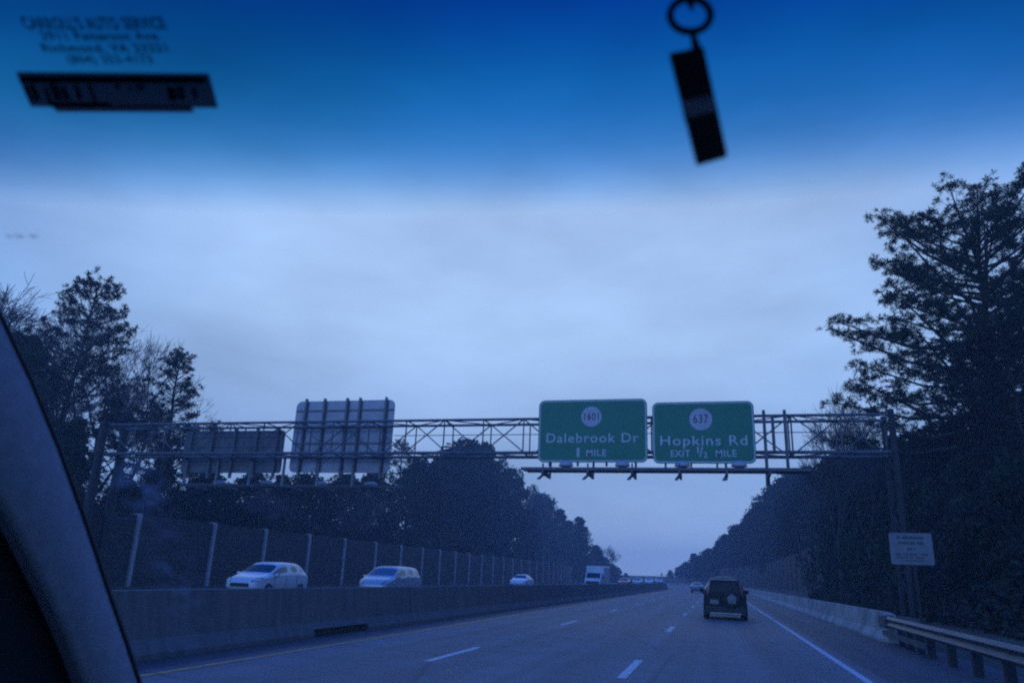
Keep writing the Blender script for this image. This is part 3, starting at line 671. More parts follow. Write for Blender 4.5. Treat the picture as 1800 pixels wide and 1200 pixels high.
b = MB(); b.box((-.66, -2.185, .60), (-.24, -2.12, .90)); b.build('plate_recess', M['trim_black'], t)
# spare wheel: tyre, cover rim with spokes
b = MB(); n = 28; prof = [(.20, -.10), (.31, -.11), (.35, -.06), (.35, .06), (.31, .1), (.2, .1)]
cx_, cz_, cy_ = .28, .86, -2.26
b.add([(cx_+a_*math.cos(2*PI*k/n), cy_+o_, cz_+a_*math.sin(2*PI*k/n)) for a_, o_ in prof for k in range(n)],
      [(j*n+k, j*n+(k+1) % n, (j+1)*n+(k+1) % n, (j+1)*n+k) for j in range(len(prof)-1) for k in range(n)])
sw = b.build('spare_wheel', M['tyre'], t, smooth=True)
b = MB(); b.tube((cx_, cy_-.06, cz_), (cx_, cy_-.1, cz_), .06, n=12); b.tube((cx_, cy_-.065, cz_), (cx_, cy_+.06, cz_), .19, n=24)
for k in range(5):
    a_ = 2*PI*k/5+.3; b.bar((cx_, cy_-.085, cz_), (cx_+.22*math.cos(a_), cy_-.075, cz_+.22*math.sin(a_)), .07, .04)
for k in range(24):
    a_, a2_ = 2*PI*k/24, 2*PI*(k+1)/24; b.bar((cx_+.22*math.cos(a_), cy_-.07, cz_+.22*math.sin(a_)), (cx_+.22*math.cos(a2_), cy_-.07, cz_+.22*math.sin(a2_)), .03, .03)
M['spare_rim'] = mat('spare_rim', (.20, .21, .23), .5, .1, 4); b.build('rim', M['spare_rim'], sw)
for s in (-1, 1):
    b = MB(); b.tube((s*.52, -1.6, 1.82), (s*.52, .4, 1.82), .02, n=6); b.build('roof_rail', M['chrome'], t)
    b = MB(); b.box((s*1.0-.1, .95, 1.05), (s*1.0+.1, 1.1, 1.22)); b.build('wing_mirror', M['black_car'], t)

# ------------------------------------------------------------------ trees
rng = np.random.default_rng(7)
def leaf_mesh(name, centres, size, m, per=1, spread=0., elong=1.6, up=0.):
    c = np.repeat(centres, per, axis=0)
    if spread: c = c+rng.normal(0, spread, c.shape)*np.array([1, 1, .75])
    n = len(c); u = rng.normal(size=(n, 3)); u[:, 2] += up; u /= np.linalg.norm(u, axis=1)[:, None]
    w_ = rng.normal(size=(n, 3)); w_ -= (w_*u).sum(1)[:, None]*u; w_ /= np.linalg.norm(w_, axis=1)[:, None]
    s = size*rng.uniform(.6, 1.35, (n, 1))
    v = np.stack([c-u*s*elong/2-w_*s*.12, c-u*s*.05+w_*s*.5, c+u*s*elong/2, c-u*s*.05-w_*s*.5], 1).reshape(-1, 3)
    me = bpy.data.meshes.new(name); me.vertices.add(len(v)); me.vertices.foreach_set('co', v.ravel())
    me.loops.add(len(v)); me.loops.foreach_set('vertex_index', np.arange(len(v), dtype=np.int32))
    me.polygons.add(n); me.polygons.foreach_set('loop_start', np.arange(0, len(v), 4, dtype=np.int32)); me.polygons.foreach_set('loop_total', np.full(n, 4, dtype=np.int32))
    me.materials.append(m); me.update(calc_edges=True); return me
def needle_mesh(name, tufts, radius, m, per=26, wd=.035):
    n0 = len(tufts); c = np.repeat(tufts, per, axis=0); n = len(c)
    u = rng.normal(size=(n, 3)); u[:, 2] += .55; u /= np.linalg.norm(u, axis=1)[:, None]
    w_ = rng.normal(size=(n, 3)); w_ -= (w_*u).sum(1)[:, None]*u; w_ /= np.linalg.norm(w_, axis=1)[:, None]
    L = radius*rng.uniform(.55, 1.15, (n, 1)); a = c+u*L*.08
    v = np.stack([a-w_*wd*.35, a+w_*wd*.35, c+u*L*.7+w_*wd, c+u*L, c+u*L*.7-w_*wd], 1).reshape(-1, 3)
    me = bpy.data.meshes.new(name); me.vertices.add(len(v)); me.vertices.foreach_set('co', v.ravel())
    me.loops.add(len(v)); me.loops.foreach_set('vertex_index', np.arange(len(v), dtype=np.int32))
    me.polygons.add(n); me.polygons.foreach_set('loop_start', np.arange(0, len(v), 5, dtype=np.int32)); me.polygons.foreach_set('loop_total', np.full(n, 5, dtype=np.int32))
    me.materials.append(m); me.update(calc_edges=True); return me
def make_tree(name, cat, wood_mb, crown_me, wood_m, crown_name='crown'):
    root = bpy.data.objects.new(name, None); COL.objects.link(root); root['category'] = cat
    tr = wood_mb.build('trunk', wood_m, root, smooth=True)
    if crown_me is not None:
        o = bpy.data.objects.new(crown_name, crown_me); COL.objects.link(o); o.parent = root
    return root
rnd = random.Random(3)
def make_pine(H, rc, base_f, nb_, name='pine_tree', dens=1., rad=.42, per=26, pf=((0, .7), (.25, 1), (.6, .85), (.85, .55), (1, .2)), el0=.05, el1=.65, wd=.026, clump=0):
    b = MB(); pts = []
    x = y_ = 0.; prev = Vector((0, 0, -.3)); seg = 10; ax = []
    for k in range(1, seg+1):
        z = H*k/seg; x += rnd.uniform(-.12, .12); y_ += rnd.uniform(-.12, .12); c = Vector((x, y_, z))
        b.tube(prev, c, H*.016*(1-.88*(k-1)/seg), H*.016*(1-.88*k/seg), n=7, caps=False); ax.append((prev, c)); prev = c
    def trunk(z):
        i = min(seg-1, max(0, int(z/H*seg))); a_, c_ = ax[i]; f_ = (z-a_.z)/max(.01, c_.z-a_.z); return a_.lerp(c_, f_)
    for k in range(nb_):
        f_ = ((k+rnd.random())/nb_)**.9; z = H*(base_f+(1-base_f)*f_*.98)
        prof = float(np.interp(f_, [a_ for a_, _ in pf], [b_ for _, b_ in pf]))*(1-.38*rnd.random())
        L = rc*prof; ang = k*2.399+rnd.uniform(-.5, .5); el = el0+(el1-el0)*f_+rnd.uniform(-.12, .18)
        d = Vector((math.cos(ang)*math.cos(el), math.sin(ang)*math.cos(el), math.sin(el)))
        p0 = trunk(z); p1 = p0+d*L*.5; d2 = (d+Vector((0, 0, .35))).normalized(); p2 = p1+d2*L*.5
        r_ = .012*L+.02
        b.tube(p0, p1, r_*1.3, r_*.8, n=5, caps=False); b.tube(p1, p2, r_*.8, r_*.3, n=4, caps=False)
        ns_ = max(3, int(L*3.2*dens))
        for j in range(ns_):
            s = .28+.72*(j+rnd.random())/ns_; q = p0.lerp(p1, s*2) if s < .5 else p1.lerp(p2, s*2-1)
            side = Vector((-d.y, d.x, 0))*(1 if j % 2 else -1)
            dd = (d*.55+side*rnd.uniform(.3, 1.0)+Vector((0, 0, rnd.uniform(-.05, .6)))).normalized()
            l2 = L*.30*(1.15-s)+rnd.uniform(.25, .7); e_ = q+dd*l2
            b.tube(q, e_, .018, .008, n=3, caps=False)
            pts.append(e_)
            for _ in range(clump): pts.append(e_+Vector((rnd.gauss(0, .24), rnd.gauss(0, .24), rnd.gauss(.05, .17))))
            if rnd.random() < .85: pts.append(q.lerp(e_, .55)+Vector((rnd.uniform(-.2, .2), rnd.uniform(-.2, .2), rnd.uniform(0, .25))))
            if rnd.random() < .5: pts.append(e_+Vector((rnd.uniform(-.35, .35), rnd.uniform(-.35, .35), rnd.uniform(-.1, .4))))
        pts.append(p2)
    me = needle_mesh(name+'_crown', np.array([tuple(p_) for p_ in pts]), rad, M['pine'], per, wd)
    return make_tree(name, 'tree', b, me, M['bark'])
def make_bare(H, spread=.5, depth=6, name='bare_tree'):
    b = MB()
    def grow(p0, d, L, r_, lv):
        bend = Vector((rnd.uniform(-.12, .12), rnd.uniform(-.12, .12), .05)); pm = p0+d*L*.5; d2 = (d+bend).normalized(); p1 = pm+d2*L*.5
        n_ = 7 if lv > 4 else 3
        b.tube(p0, pm, r_, r_*.85, n=n_, caps=False); b.tube(pm, p1, r_*.85, r_*.68, n=n_, caps=False)
        if lv == 0: return
        k = 3 if lv > 4 else 4
        for i in range(k):
            if i == 0: nd = (d2+Vector((rnd.uniform(-.2, .2), rnd.uniform(-.2, .2), .1))).normalized(); f_ = .80
            else:
                a_ = rnd.uniform(0, 2*PI); o_ = d2.orthogonal().normalized(); o2 = d2.cross(o_); nd = (d2+(o_*math.cos(a_)+o2*math.sin(a_))*rnd.uniform(.4, .95)*spread*1.6+Vector((0, 0, .12))).normalized(); f_ = rnd.uniform(.55, .78)
            grow(p1 if i < 2 else pm.lerp(p1, rnd.random()), nd, L*f_, max(.0105, r_*(.66 if i == 0 else .48)), lv-1)
    grow(Vector((0, 0, -.3)), Vector((0, 0, 1)), H*.27, H*.014, depth)
    return make_tree(name, 'tree', b, None, M['twig'])
def make_leafy(H, rc, n_l, m='leaf', zb=.12, name='evergreen_tree', lobes=26, leaf=.24, tip=.8):
    b = MB(); b.tube((0, 0, -.3), (0, 0, H*.55), H*.018, H*.010, n=7, caps=False); cs = []
    for k in range(lobes):
        f_ = (k+.5)/lobes; z = H*(zb+(1-zb)*f_*.93)
        pr = math.sin(PI*(.16+.84*f_)**tip)**.6 if f_ < 1 else .1
        rr = rc*max(.1, pr)*rnd.uniform(.35, .8); a_ = k*2.399+rnd.uniform(-.4, .4)
        c = Vector((math.cos(a_)*rr, math.sin(a_)*rr, z)); cs.append((c, rc*rnd.uniform(.28, .48)*(1.1-.5*f_)))
        b.tube((0, 0, min(H*.55, z*.8)), c, .05, .02, n=4, caps=False)
    P = []
    for c, r_ in cs:
        m_ = int(n_l/lobes); u = rng.normal(size=(m_, 3)); u /= np.linalg.norm(u, axis=1)[:, None]
        rad = r_*rng.uniform(.25, 1.18, (m_, 1))**.6*(1+.28*np.sin(u[:, :1]*5+c.x)*np.cos(u[:, 1:2]*6+c.y))
        P.append(u*rad*np.array([1.15, 1.15, .85])+np.array(tuple(c)))
    P = np.concatenate(P)
    me = leaf_mesh(name+'_crown', P, leaf, M[m]); return make_tree(name, 'tree', b, me, M['bark'])

protos = {
    'pine': [make_pine(24, 10.8, .34, 80, dens=.62, rad=.33, per=22, clump=4, pf=((0, .95), (.2, 1), (.45, .94), (.65, .82), (.86, .66), (1, .42)), el0=-.10, el1=.70, wd=.02),
             make_pine(22, 5.8, .36, 58, dens=.80, rad=.36, per=24, pf=((0, .8), (.3, 1), (.6, .8), (.85, .5), (1, .2)))],
    'pine_s': [make_pine(16, 3.0, .18, 60, dens=.95, rad=.27, per=20, pf=((0, .8), (.3, 1), (.6, .8), (.85, .5), (1, .12))), make_pine(15, 2.5, .16, 50, dens=1.0, rad=.32, per=20, pf=((0, .9), (.3, 1), (.6, .7), (.85, .4), (1, .1)))],
    'bare': [make_bare(15, .60, 7), make_bare(12, .80, 7)],
    'leafy': [make_leafy(15, 4.2, 15000, 'leaf'), make_leafy(13, 4.6, 14000, 'leaf2', lobes=30), make_leafy(16, 3.2, 13000, 'leaf', lobes=24, tip=.6)],
    'cedar': [make_leafy(12, 2.2, 11000, 'leaf', zb=.05, lobes=26, leaf=.20, tip=.42, name='cedar_tree')],
    'shrub': [make_leafy(4.2, 2.8, 9000, 'leaf', zb=.02, lobes=16, leaf=.17, name='shrub'), make_leafy(3.6, 2.6, 8000, 'leaf2', zb=.02, lobes=14, leaf=.17, name='shrub')],
}
PH = {'pine': [24.5, 22.5], 'pine_s': [16.4, 15.4], 'bare': [15, 12], 'leafy': [15, 13, 16], 'cedar': [12], 'shrub': [4.2, 3.6]}
import bmesh
for k_, l_ in protos.items():                         # measured heights
    for i, o in enumerate(l_):
        zs = [max(v_.co.z for v_ in c_.data.vertices) for c_ in o.children]; PH[k_][i] = max(zs)
used = set()
def on_line(px, xr):                                  # distance at which the sight line through px is xr beside the road axis
    lo, hi = 12., 230.; sg = 1 if xr > 0 else -1
    for _ in range(50):
        m_ = (lo+hi)/2; x_ = aty(px, 1000, m_).x-off(m_)
        if x_*sg < xr*sg: lo = m_
        else: hi = m_
    return lo
def plant(kind, i, px, py, Y, label, group=None, rz=None, wide=1., cat='tree', base=None):
    """stand a tree at distance Y so that its top shows near (px, py)"""
    top = aty(px, py, Y); xr = top.x-off(Y); z0 = gh(xr, Y) if base is None else base
    s = (top.z-z0)/PH[kind][i]; p_ = protos[kind][i]
    if (kind, i) in used: o = copy_tree(p_)
    else: o = p_; used.add((kind, i))
    o.location = (top.x, Y, z0); o.scale = (s*wide, s*wide, s); o.rotation_euler = (0, 0, rnd.uniform(0, 6.28) if rz is None else rz)
    tag(o, label, cat, group); return o
G1 = 'trees behind the left noise wall'
# far left cluster
plant('pine', 1, 168, 476, 50, 'tall pine at far left with separate tufts above the bare branches', rz=.4, wide=1.1)
plant('pine_s', 0, 322, 608, 52, 'narrow pine right of the tallest left pine, above the gantry', rz=1., wide=1.15)
plant('bare', 0, 228, 528, 52, 'bare spreading tree between the two left pines', rz=2., wide=1.05)
plant('bare', 1, 268, 575, 60, 'finely branched bare tree behind the narrow left pine', rz=5., wide=.95)
plant('bare', 1, 60, 480, 56, 'bare hazy treetop at the far left edge above the pillar', rz=1., wide=1.5)
plant('bare', 0, 20, 500, 60, 'second bare hazy treetop at the far left edge', rz=3., wide=1.3)
plant('leafy', 0, 62, 585, 46, 'dense rounded evergreen just right of the windscreen pillar', rz=1., wide=.8)
plant('leafy', 2, 140, 730, 42, 'dark evergreen low beneath the tall left pine', rz=3., wide=.9)
plant('pine_s', 1, 378, 735, 62, 'small pine whose tip shows behind the left end of the truss', rz=3., wide=1.0)
plant('cedar', 0, 130, 740, 40, 'dark cedar beside the left gantry column', rz=0, wide=1.2)
plant('pine_s', 1, 205, 690, 44, 'ragged dark pine crossing the left gantry column', rz=4.1, wide=1.3)
# treeline behind the wall
ordw = 'first second third fourth fifth sixth seventh eighth ninth tenth eleventh twelfth thirteenth fourteenth fifteenth sixteenth seventeenth eighteenth nineteenth twentieth'.split()
ordn = ordw+['twenty-'+x for x in ordw[:9]]+['thirtieth']+['thirty-'+x for x in ordw[:9]]
kn = {'leafy': 'dense evergreen', 'pine_s': 'narrow pine', 'cedar': 'pointed cedar', 'bare': 'bare tree', 'shrub': 'bushy shrub', 'pine': 'tall pine'}
sil = [(225, 840, 'leafy', 1, -42), (262, 815, 'bare', 1, -40), (290, 800, 'leafy', 2, -43), (338, 800, 'pine_s', 1, -41), (372, 826, 'leafy', 1, -42), (410, 850, 'pine_s', 0, -40), (448, 826, 'leafy', 0, -43), (486, 852, 'bare', 0, -40), (500, 832, 'leafy', 2, -43), (545, 828, 'leafy', 1, -42), (580, 850, 'pine_s', 1, -40),
       (612, 830, 'leafy', 0, -43), (652, 846, 'bare', 1, -40), (660, 815, 'leafy', 2, -43), (712, 770, 'pine_s', 0, -42), (738, 800, 'leafy', 1, -43), (762, 812, 'pine_s', 1, -41), (790, 786, 'leafy', 0, -44), (826, 766, 'leafy', 1, -44), (858, 776, 'leafy', 2, -44), (884, 800, 'pine_s', 1, -42), (896, 818, 'leafy', 0, -43),
       (918, 850, 'bare', 1, -41), (934, 850, 'pine_s', 0, -43), (948, 862, 'leafy', 1, -43), (970, 874, 'pine_s', 1, -42), (984, 892, 'leafy', 2, -42), (1002, 912, 'leafy', 0, -42), (1020, 906, 'cedar', 0, -42), (1034, 930, 'pine_s', 0, -44), (1048, 956, 'leafy', 1, -46)]
for i, (px, py, k_, j, xr) in enumerate(sil):
    Y = on_line(px, xr)
    plant(k_, j, px, py, Y, f'{kn[k_]} above the left noise wall, {ordn[i]} from the left of its row', G1, wide={'leafy': 1.3 if px < 720 else .98, 'bare': 1.2}.get(k_, 1.1))
# lower growth directly behind the wall
for i in range(24):
    px = 250+i*33; Yq = on_line(px, -37)
    plant('shrub', i % 2, px, 862+i*5.4+8*math.sin(i*2.1), Yq, f'bushy growth close behind the left noise wall, {ordn[i]} from the left', 'shrubs behind the left noise wall', wide=.8, cat='shrub')
# beyond the bend
far = [(1062, 978, 260, 'leafy', 0), (1074, 990, 280, 'leafy', 1), (1086, 996, 300, 'leafy', 2), (1100, 1006, 330, 'leafy', 0), (1116, 1011, 350, 'leafy', 1), (1132, 1012, 350, 'leafy', 0), (1148, 1011, 340, 'leafy', 1),
       (1163, 1006, 320, 'leafy', 2), (1178, 1001, 300, 'leafy', 0), (1193, 995, 290, 'leafy', 1), (1206, 986, 280, 'leafy', 0), (1219, 971, 270, 'cedar', 0), (1232, 975, 260, 'leafy', 1), (1246, 962, 245, 'leafy', 0)]
for i, (px, py, Y, k_, j) in enumerate(far):
    plant(k_, j, px, py, Y, f'hazy {kn[k_]} at the bend of the road, {ordn[i]} from the left', 'distant trees at the bend', wide=1.7)
plant('bare', 0, 1066, 955, 235, 'faint bare tree at the right end of the left treeline', wide=.9)
rt = [(1262, 948, 15, 'leafy', 2), (1276, 936, 15, 'leafy', 1), (1294, 920, 15, 'leafy', 0), (1314, 900, 15, 'leafy', 2), (1336, 878, 15, 'leafy', 1), (1356, 848, 15, 'leafy', 0), (1378, 836, 14, 'cedar', 0), (1398, 822, 15, 'leafy', 1), (1424, 815, 14, 'leafy', 0),
      (1455, 800, 14, 'leafy', 2), (1490, 785, 13.5, 'leafy', 1), (1530, 775, 13.5, 'leafy', 0), (1575, 765, 13.5, 'leafy', 2), (1620, 750, 13.5, 'leafy', 1), (1670, 735, 13.5, 'leafy', 0), (1720, 715, 13.5, 'leafy', 2), (1770, 700, 13.5, 'leafy', 1), (1830, 690, 14, 'leafy', 0)]
for i, (px, py, xr, k_, j) in enumerate(rt):
    Y = on_line(px, xr)
    plant(k_, j, px, py, Y, f'{kn[k_]} on the dark right bank, {ordn[i]} from the road bend', 'trees on the right bank', wide=1.1)
plant('bare', 0, 1450, 680, 60, 'bare tree behind the right end of the gantry truss', wide=.8)
plant('bare', 1, 1500, 700, 54, 'thin leafless tree just left of the right gantry column', wide=.9)
plant('pine', 0, 1694, 316, 44, 'tallest pine at the right with wide layered boughs', rz=.3, wide=1.1)
plant('pine', 0, 1850, 430, 50, 'second tall pine at the right edge of the view', rz=2., wide=1.1)
plant('pine', 1, 1770, 560, 38, 'lower pine filling below the tall pines at the right edge', rz=4., wide=1.25)
plant('pine', 0, 1700, 640, 56, 'shorter wide pine below the tallest right pine', rz=5., wide=1.15)
# bank shrubs near the gantry column
for i, (px, py, xr) in enumerate(((1452, 935, 10.5), (1470, 900, 11), (1492, 872, 10.5), (1515, 850, 11), (1545, 835, 10.5), (1580, 850, 10), (1612, 835, 10.2), (1650, 860, 10), (1690, 800, 11), (1735, 830, 10), (1785, 780, 10.5), (1640, 930, 9), (1700, 945, 8.6), (1770, 940, 8.6))):
    plant('shrub', i % 2, px, py, on_line(px, xr), f'dark shrub on the right bank, {ordn[i]} in the thicket', 'shrubs on the right bank', wide=.62, cat='shrub')
# undergrowth mass on the right bank
P = []
for k in range(46000):
    Y = 12+rnd.random()**1.5*59; x = 7.3+rnd.random()*7; h_ = (1.2+1.2*math.sin(x*1.7+Y*.5)+.8*math.sin(Y*1.3))*.5+.9; z = gh(x, Y)+rnd.random()*h_*min(1, .25+(x-7.3)*.45)
    P.append((x+off(Y), Y, z))
o = bpy.data.objects.new('undergrowth', leaf_mesh('undergrowth', np.array(P), .16, M['leaf2'])); COL.objects.link(o)
tag(o, 'dark tangled undergrowth covering the right bank', 'undergrowth', kind='stuff')

# ------------------------------------------------------------------ the car we look out of
GC, GB = .30, R(30)
def glass_pt(u, v_): return Vector((u, .36+v_*math.cos(GB)-GC*u*u, 1.812-v_*math.sin(GB)-.05*u*u))
def glass_hit(px, py):                                # where a line of sight meets the curved glass
    d = ray(px, py).normalized(); lo, hi = .05, 3.
    for _ in range(60):
        m_ = (lo+hi)/2; p_ = EYE+d*m_; v_ = (1.812-.05*p_.x**2-p_.z)/math.sin(GB); inside = p_.y < .36+v_*math.cos(GB)-GC*p_.x**2
        if inside: lo = m_
        else: hi = m_
    p_ = EYE+d*lo; return p_, (p_.x, (1.812-.05*p_.x**2-p_.z)/math.sin(GB))
cab = thing('car_cabin', 'dark interior of the car the view is taken from, with its windscreen pillar', 'car interior', (0, 0, 0))
def surf(nm, us, vfun, nv, m, parent, push=0., uvmap=False):
    me = bpy.data.meshes.new(nm); vs = []; fs = []; uvs = []
    for i, u in enumerate(us):
        v0, v1 = vfun(u)
        for j in range(nv+1):
            f_ = j/nv; p_ = glass_pt(u, v0+(v1-v0)*f_); p_.z -= push; vs.append(tuple(p_)); uvs.append((u, f_))
    for i in range(len(us)-1):
        for j in range(nv): a_ = i*(nv+1)+j; fs.append((a_, a_+1, a_+nv+2, a_+nv+1))
    me.from_pydata(vs, [], fs)
    ul = me.uv_layers.new(name='band')
    for l in me.loops: ul.data[l.index].uv = uvs[l.vertex_index]
    me.materials.append(m); me.polygons.foreach_set('use_smooth', [True]*len(me.polygons)); me.update()
    o = bpy.data.objects.new(nm, me); COL.objects.link(o); o.parent = parent; return o
mg = bpy.data.materials.new('clear_glass'); mg.use_nodes = True; t_ = mg.node_tree; t_.nodes.clear()
oo = N(t_, 'ShaderNodeOutputMaterial'); tb = N(t_, 'ShaderNodeBsdfTransparent'); tb.inputs[0].default_value = (1, 1, 1, 1); t_.links.new(tb.outputs[0], oo.inputs[0])
mb_ = bpy.data.materials.new('blue_shade_band'); mb_.use_nodes = True; t_ = mb_.node_tree; t_.nodes.clear()
oo = N(t_, 'ShaderNodeOutputMaterial'); tb = N(t_, 'ShaderNodeBsdfTransparent'); uvn = N(t_, 'ShaderNodeUVMap'); uvn.uv_map = 'band'
sp = N(t_, 'ShaderNodeSeparateXYZ'); t_.links.new(uvn.outputs[0], sp.inputs[0])
cr = N(t_, 'ShaderNodeValToRGB'); cr.color_ramp.interpolation = 'B_SPLINE'; el_ = cr.color_ramp.elements
el_[0].position = 0; el_[0].color = (.006, .10, .20, 1); el_[1].position = 1; el_[1].color = (1, 1, 1, 1)
for p_, c_ in ((.22, (.008, .15, .27, 1)), (.42, (.02, .26, .38, 1)), (.58, (.05, .32, .49, 1)), (.71, (.13, .42, .62, 1)), (.82, (.32, .58, .77, 1)), (.92, (.66, .82, .92, 1))): q = el_.new(p_); q.color = c_
t_.links.new(sp.outputs[1], cr.inputs[0]); t_.links.new(cr.outputs[0], tb.inputs[0]); t_.links.new(tb.outputs[0], oo.inputs[0])
US = np.linspace(-.86, .86, 44)
# lower edge of the band, read off the glass itself
bx = []
for px, py in ((0, 352), (300, 368), (600, 375), (900, 372), (1200, 362), (1500, 340), (1800, 315)):
    _, (u, v_) = glass_hit(px, py); bx.append((u, v_))
bx.sort(); print('band edge', [(round(a_, 3), round(b_, 3)) for a_, b_ in bx])
v_top = lambda u: -.045-.16*u*u
vb = lambda u: float(np.interp(u, [a_ for a_, _ in bx], [b_ for _, b_ in bx]))
ws = surf('windshield', US, lambda u: (vb(u)+.002, 1.18), 10, mg, cab)
surf('shade_band', US, lambda u: (v_top(u), vb(u)), 24, mb_, ws)
# pillar
def ribbon(nm, edgeA, edgeB, m, depth, bulge=0., nseg=4):
    """solid strip between two polylines, thickened away from the cabin and slightly domed"""
    n = len(edgeA); b = MB(); rows = []
    for A_, B_ in zip(edgeA, edgeB):
        row = []
        for j in range(nseg+1):
            f_ = j/nseg; p_ = A_.lerp(B_, f_)+Vector((bulge*math.sin(PI*f_), -bulge*.4*math.sin(PI*f_), 0)); row.append(p_)
        row.append(B_+Vector((-depth, depth*.3, 0))); row.append(A_+Vector((-depth, depth*.3, 0))); rows.append(row)
    k = len(rows[0]); v = [p_ for r_ in rows for p_ in r_]
    f = [(i*k+j, i*k+(j+1) % k, (i+1)*k+(j+1) % k, (i+1)*k+j) for i in range(n-1) for j in range(k)]+[tuple(range(k)), tuple(range((n-1)*k, n*k))[::-1]]
    b.add(v, f); return b.build(nm, M[m], cab, smooth=True)
XP = -.78
rp = [(-330, -60), (-180, 170), (-60, 420), (0, 541), (60, 668), (110, 790), (155, 915), (195, 1035), (228, 1130), (252, 1204), (290, 1330), (330, 1480)]
lp = [(-560, 240), (-360, 420), (-140, 700), (0, 893), (40, 965), (75, 1035), (108, 1105), (132, 1165), (150, 1215), (170, 1270), (200, 1370), (235, 1500)]
rpv = [atx(a_, b_, XP) for a_, b_ in rp]; lpv = [atx(a_, b_, XP+.005) for a_, b_ in lp]
sl = [atx(a_-9, b_+1, XP+.001) for a_, b_ in rp]
ribbon('pillar_trim', lpv, sl, 'pillar', .10, .012, 8)
ribbon('window_seal', sl, rpv, 'seal', .06, .002, 2)
b = MB(); b.add([(-.80, y_, z_) for y_, z_ in ((-.9, .4), (1.3, .4), (1.3, 1.28), (.90, 1.33), (.78, 1.46), (.69, 1.56), (.58, 1.70), (.48, 1.78), (-.9, 1.78))]+[(-.90, y_, z_) for y_, z_ in ((-.9, .4), (1.3, .4), (1.3, 1.28), (.90, 1.33), (.78, 1.46), (.69, 1.56), (.58, 1.70), (.48, 1.78), (-.9, 1.78))],
                 [tuple(range(9)), tuple(range(17, 8, -1))]+[(k, 9+k, 9+(k+1) % 9, (k+1) % 9) for k in range(9)]); b.build('door_panel', M['door'], cab)
b = MB(); v = []
for u in US: p_ = glass_pt(u, v_top(u)); v += [(u, p_.y, p_.z+.01), (u, -1.2, p_.z+.03), (u, -1.2, p_.z+.08), (u, p_.y, p_.z+.05)]
b.add(v, [(i*4+j, i*4+(j+1) % 4, (i+1)*4+(j+1) % 4, (i+1)*4+j) for i in range(len(US)-1) for j in range(4)]); b.build('headliner', M['headliner'], cab)
b = MB(); v = []
for u in US: p_ = glass_pt(u, 1.18); v += [(u, p_.y+.03, p_.z), (u, p_.y-.15, p_.z-.01), (u, .62, 1.17), (u, .56, 1.12), (u, .55, .8), (u, p_.y+.03, .8)]
b.add(v, [(i*6+j, i*6+(j+1) % 6, (i+1)*6+(j+1) % 6, (i+1)*6+j) for i in range(len(US)-1) for j in range(6)]); b.build('dashboard', M['door'], cab)

# decals on the glass
def film(name, c_):
    m = bpy.data.materials.new(name); m.use_nodes = True; t_ = m.node_tree; t_.nodes.clear()
    o_ = N(t_, 'ShaderNodeOutputMaterial'); a_ = N(t_, 'ShaderNodeBsdfTransparent'); a_.inputs[0].default_value = (*c_, 1); d_ = N(t_, 'ShaderNodeBsdfDiffuse'); d_.inputs[0].default_value = (.02, .022, .03, 1)
    x_ = N(t_, 'ShaderNodeMixShader'); x_.inputs[0].default_value = .06; t_.links.new(a_.outputs[0], x_.inputs[1]); t_.links.new(d_.outputs[0], x_.inputs[2]); t_.links.new(x_.outputs[0], o_.inputs[0]); return m
M['decal_blue'] = film('decal_panel_film', (.55, .27, .30)); M['decal'] = film('decal_ink_film', (.13, .11, .12))
def on_glass(px, py, dx=0.):                          # frame on the glass near a point
    p_, (u, v_) = glass_hit(px, py); return u, v_
u0, v0 = on_glass(210, 82)
def decal_pt(s, r_, u0, v0, ang, push=.003):          # s to the right, r_ down the glass
    c_, s_ = math.cos(ang), math.sin(ang); p_ = glass_pt(u0+s*c_-r_*s_, v0+s*s_+r_*c_); return p_+Vector((0, -push*.5, -push))
st = thing('service_decal', 'dark printed garage decal of four text lines at the upper left of the windscreen', 'decal', glass_pt(u0, v0))
SL = Vector(st.location)
def glass_text(txt, pxl, pxr, py, hpx, bold, par, m='decal', origin=SL):
    (ul, vl), (ur, vr) = on_glass(pxl, py), on_glass(pxr, py)
    W_ = math.hypot(ur-ul, vr-vl); b = text_mesh(txt, 1, 1, bold=bold); _, (ut, vt) = glass_hit((pxl+pxr)/2, py-hpx); _, (uc, vc) = glass_hit((pxl+pxr)/2, py)
    hh = (vc-vt)*1.05; nv = []
    for x, y_, z in b.v:
        f_ = x+.5; p_ = glass_pt(ul+(ur-ul)*f_, vl+(vr-vl)*f_-z*hh); nv.append(tuple(p_+Vector((0, -.002, -.003))-origin))
    b.v = nv; return b.build('lettering', M[m], par)
glass_text("CARROLL'S AUTO SERVICE", 52, 300, 48, 20, .035, st)
glass_text("2911 Patterson Ave.", 82, 290, 67, 14, .03, st)
glass_text("Richmond, VA 23221", 84, 302, 88, 14, .03, st)
glass_text("(804) 353-4173", 128, 276, 108, 14, .025, st)
def glass_quad(corners, nm, m, par, origin, push=.003, n=8, inset=0):
    b = MB(); v = []
    for layer in (0, 1):
        for j in range(2):
            for i in range(n+1):
                f_ = i/n; A_, B_ = (corners[0], corners[1]) if j == 0 else (corners[3], corners[2]); _, (u, v_) = glass_hit(A_[0]+(B_[0]-A_[0])*f_, A_[1]+(B_[1]-A_[1])*f_)
                v.append(glass_pt(u, v_)+Vector((0, -.5*push-layer*.0008, -push-layer*.0012))-origin)
    k = n+1; f = []
    for i in range(n): f += [(i, i+1, k+i+1, k+i), (2*k+i, 3*k+i, 3*k+i+1, 2*k+i+1), (i, 2*k+i, 2*k+i+1, i+1), (k+i, k+i+1, 3*k+i+1, 3*k+i)]
    f += [(0, k, 3*k, 2*k), (n, 2*k+n, 3*k+n, k+n)]
    b.add(v, f); return b.build(nm, M[m], par)
_, (u1, v1) = glass_hit(210, 155)
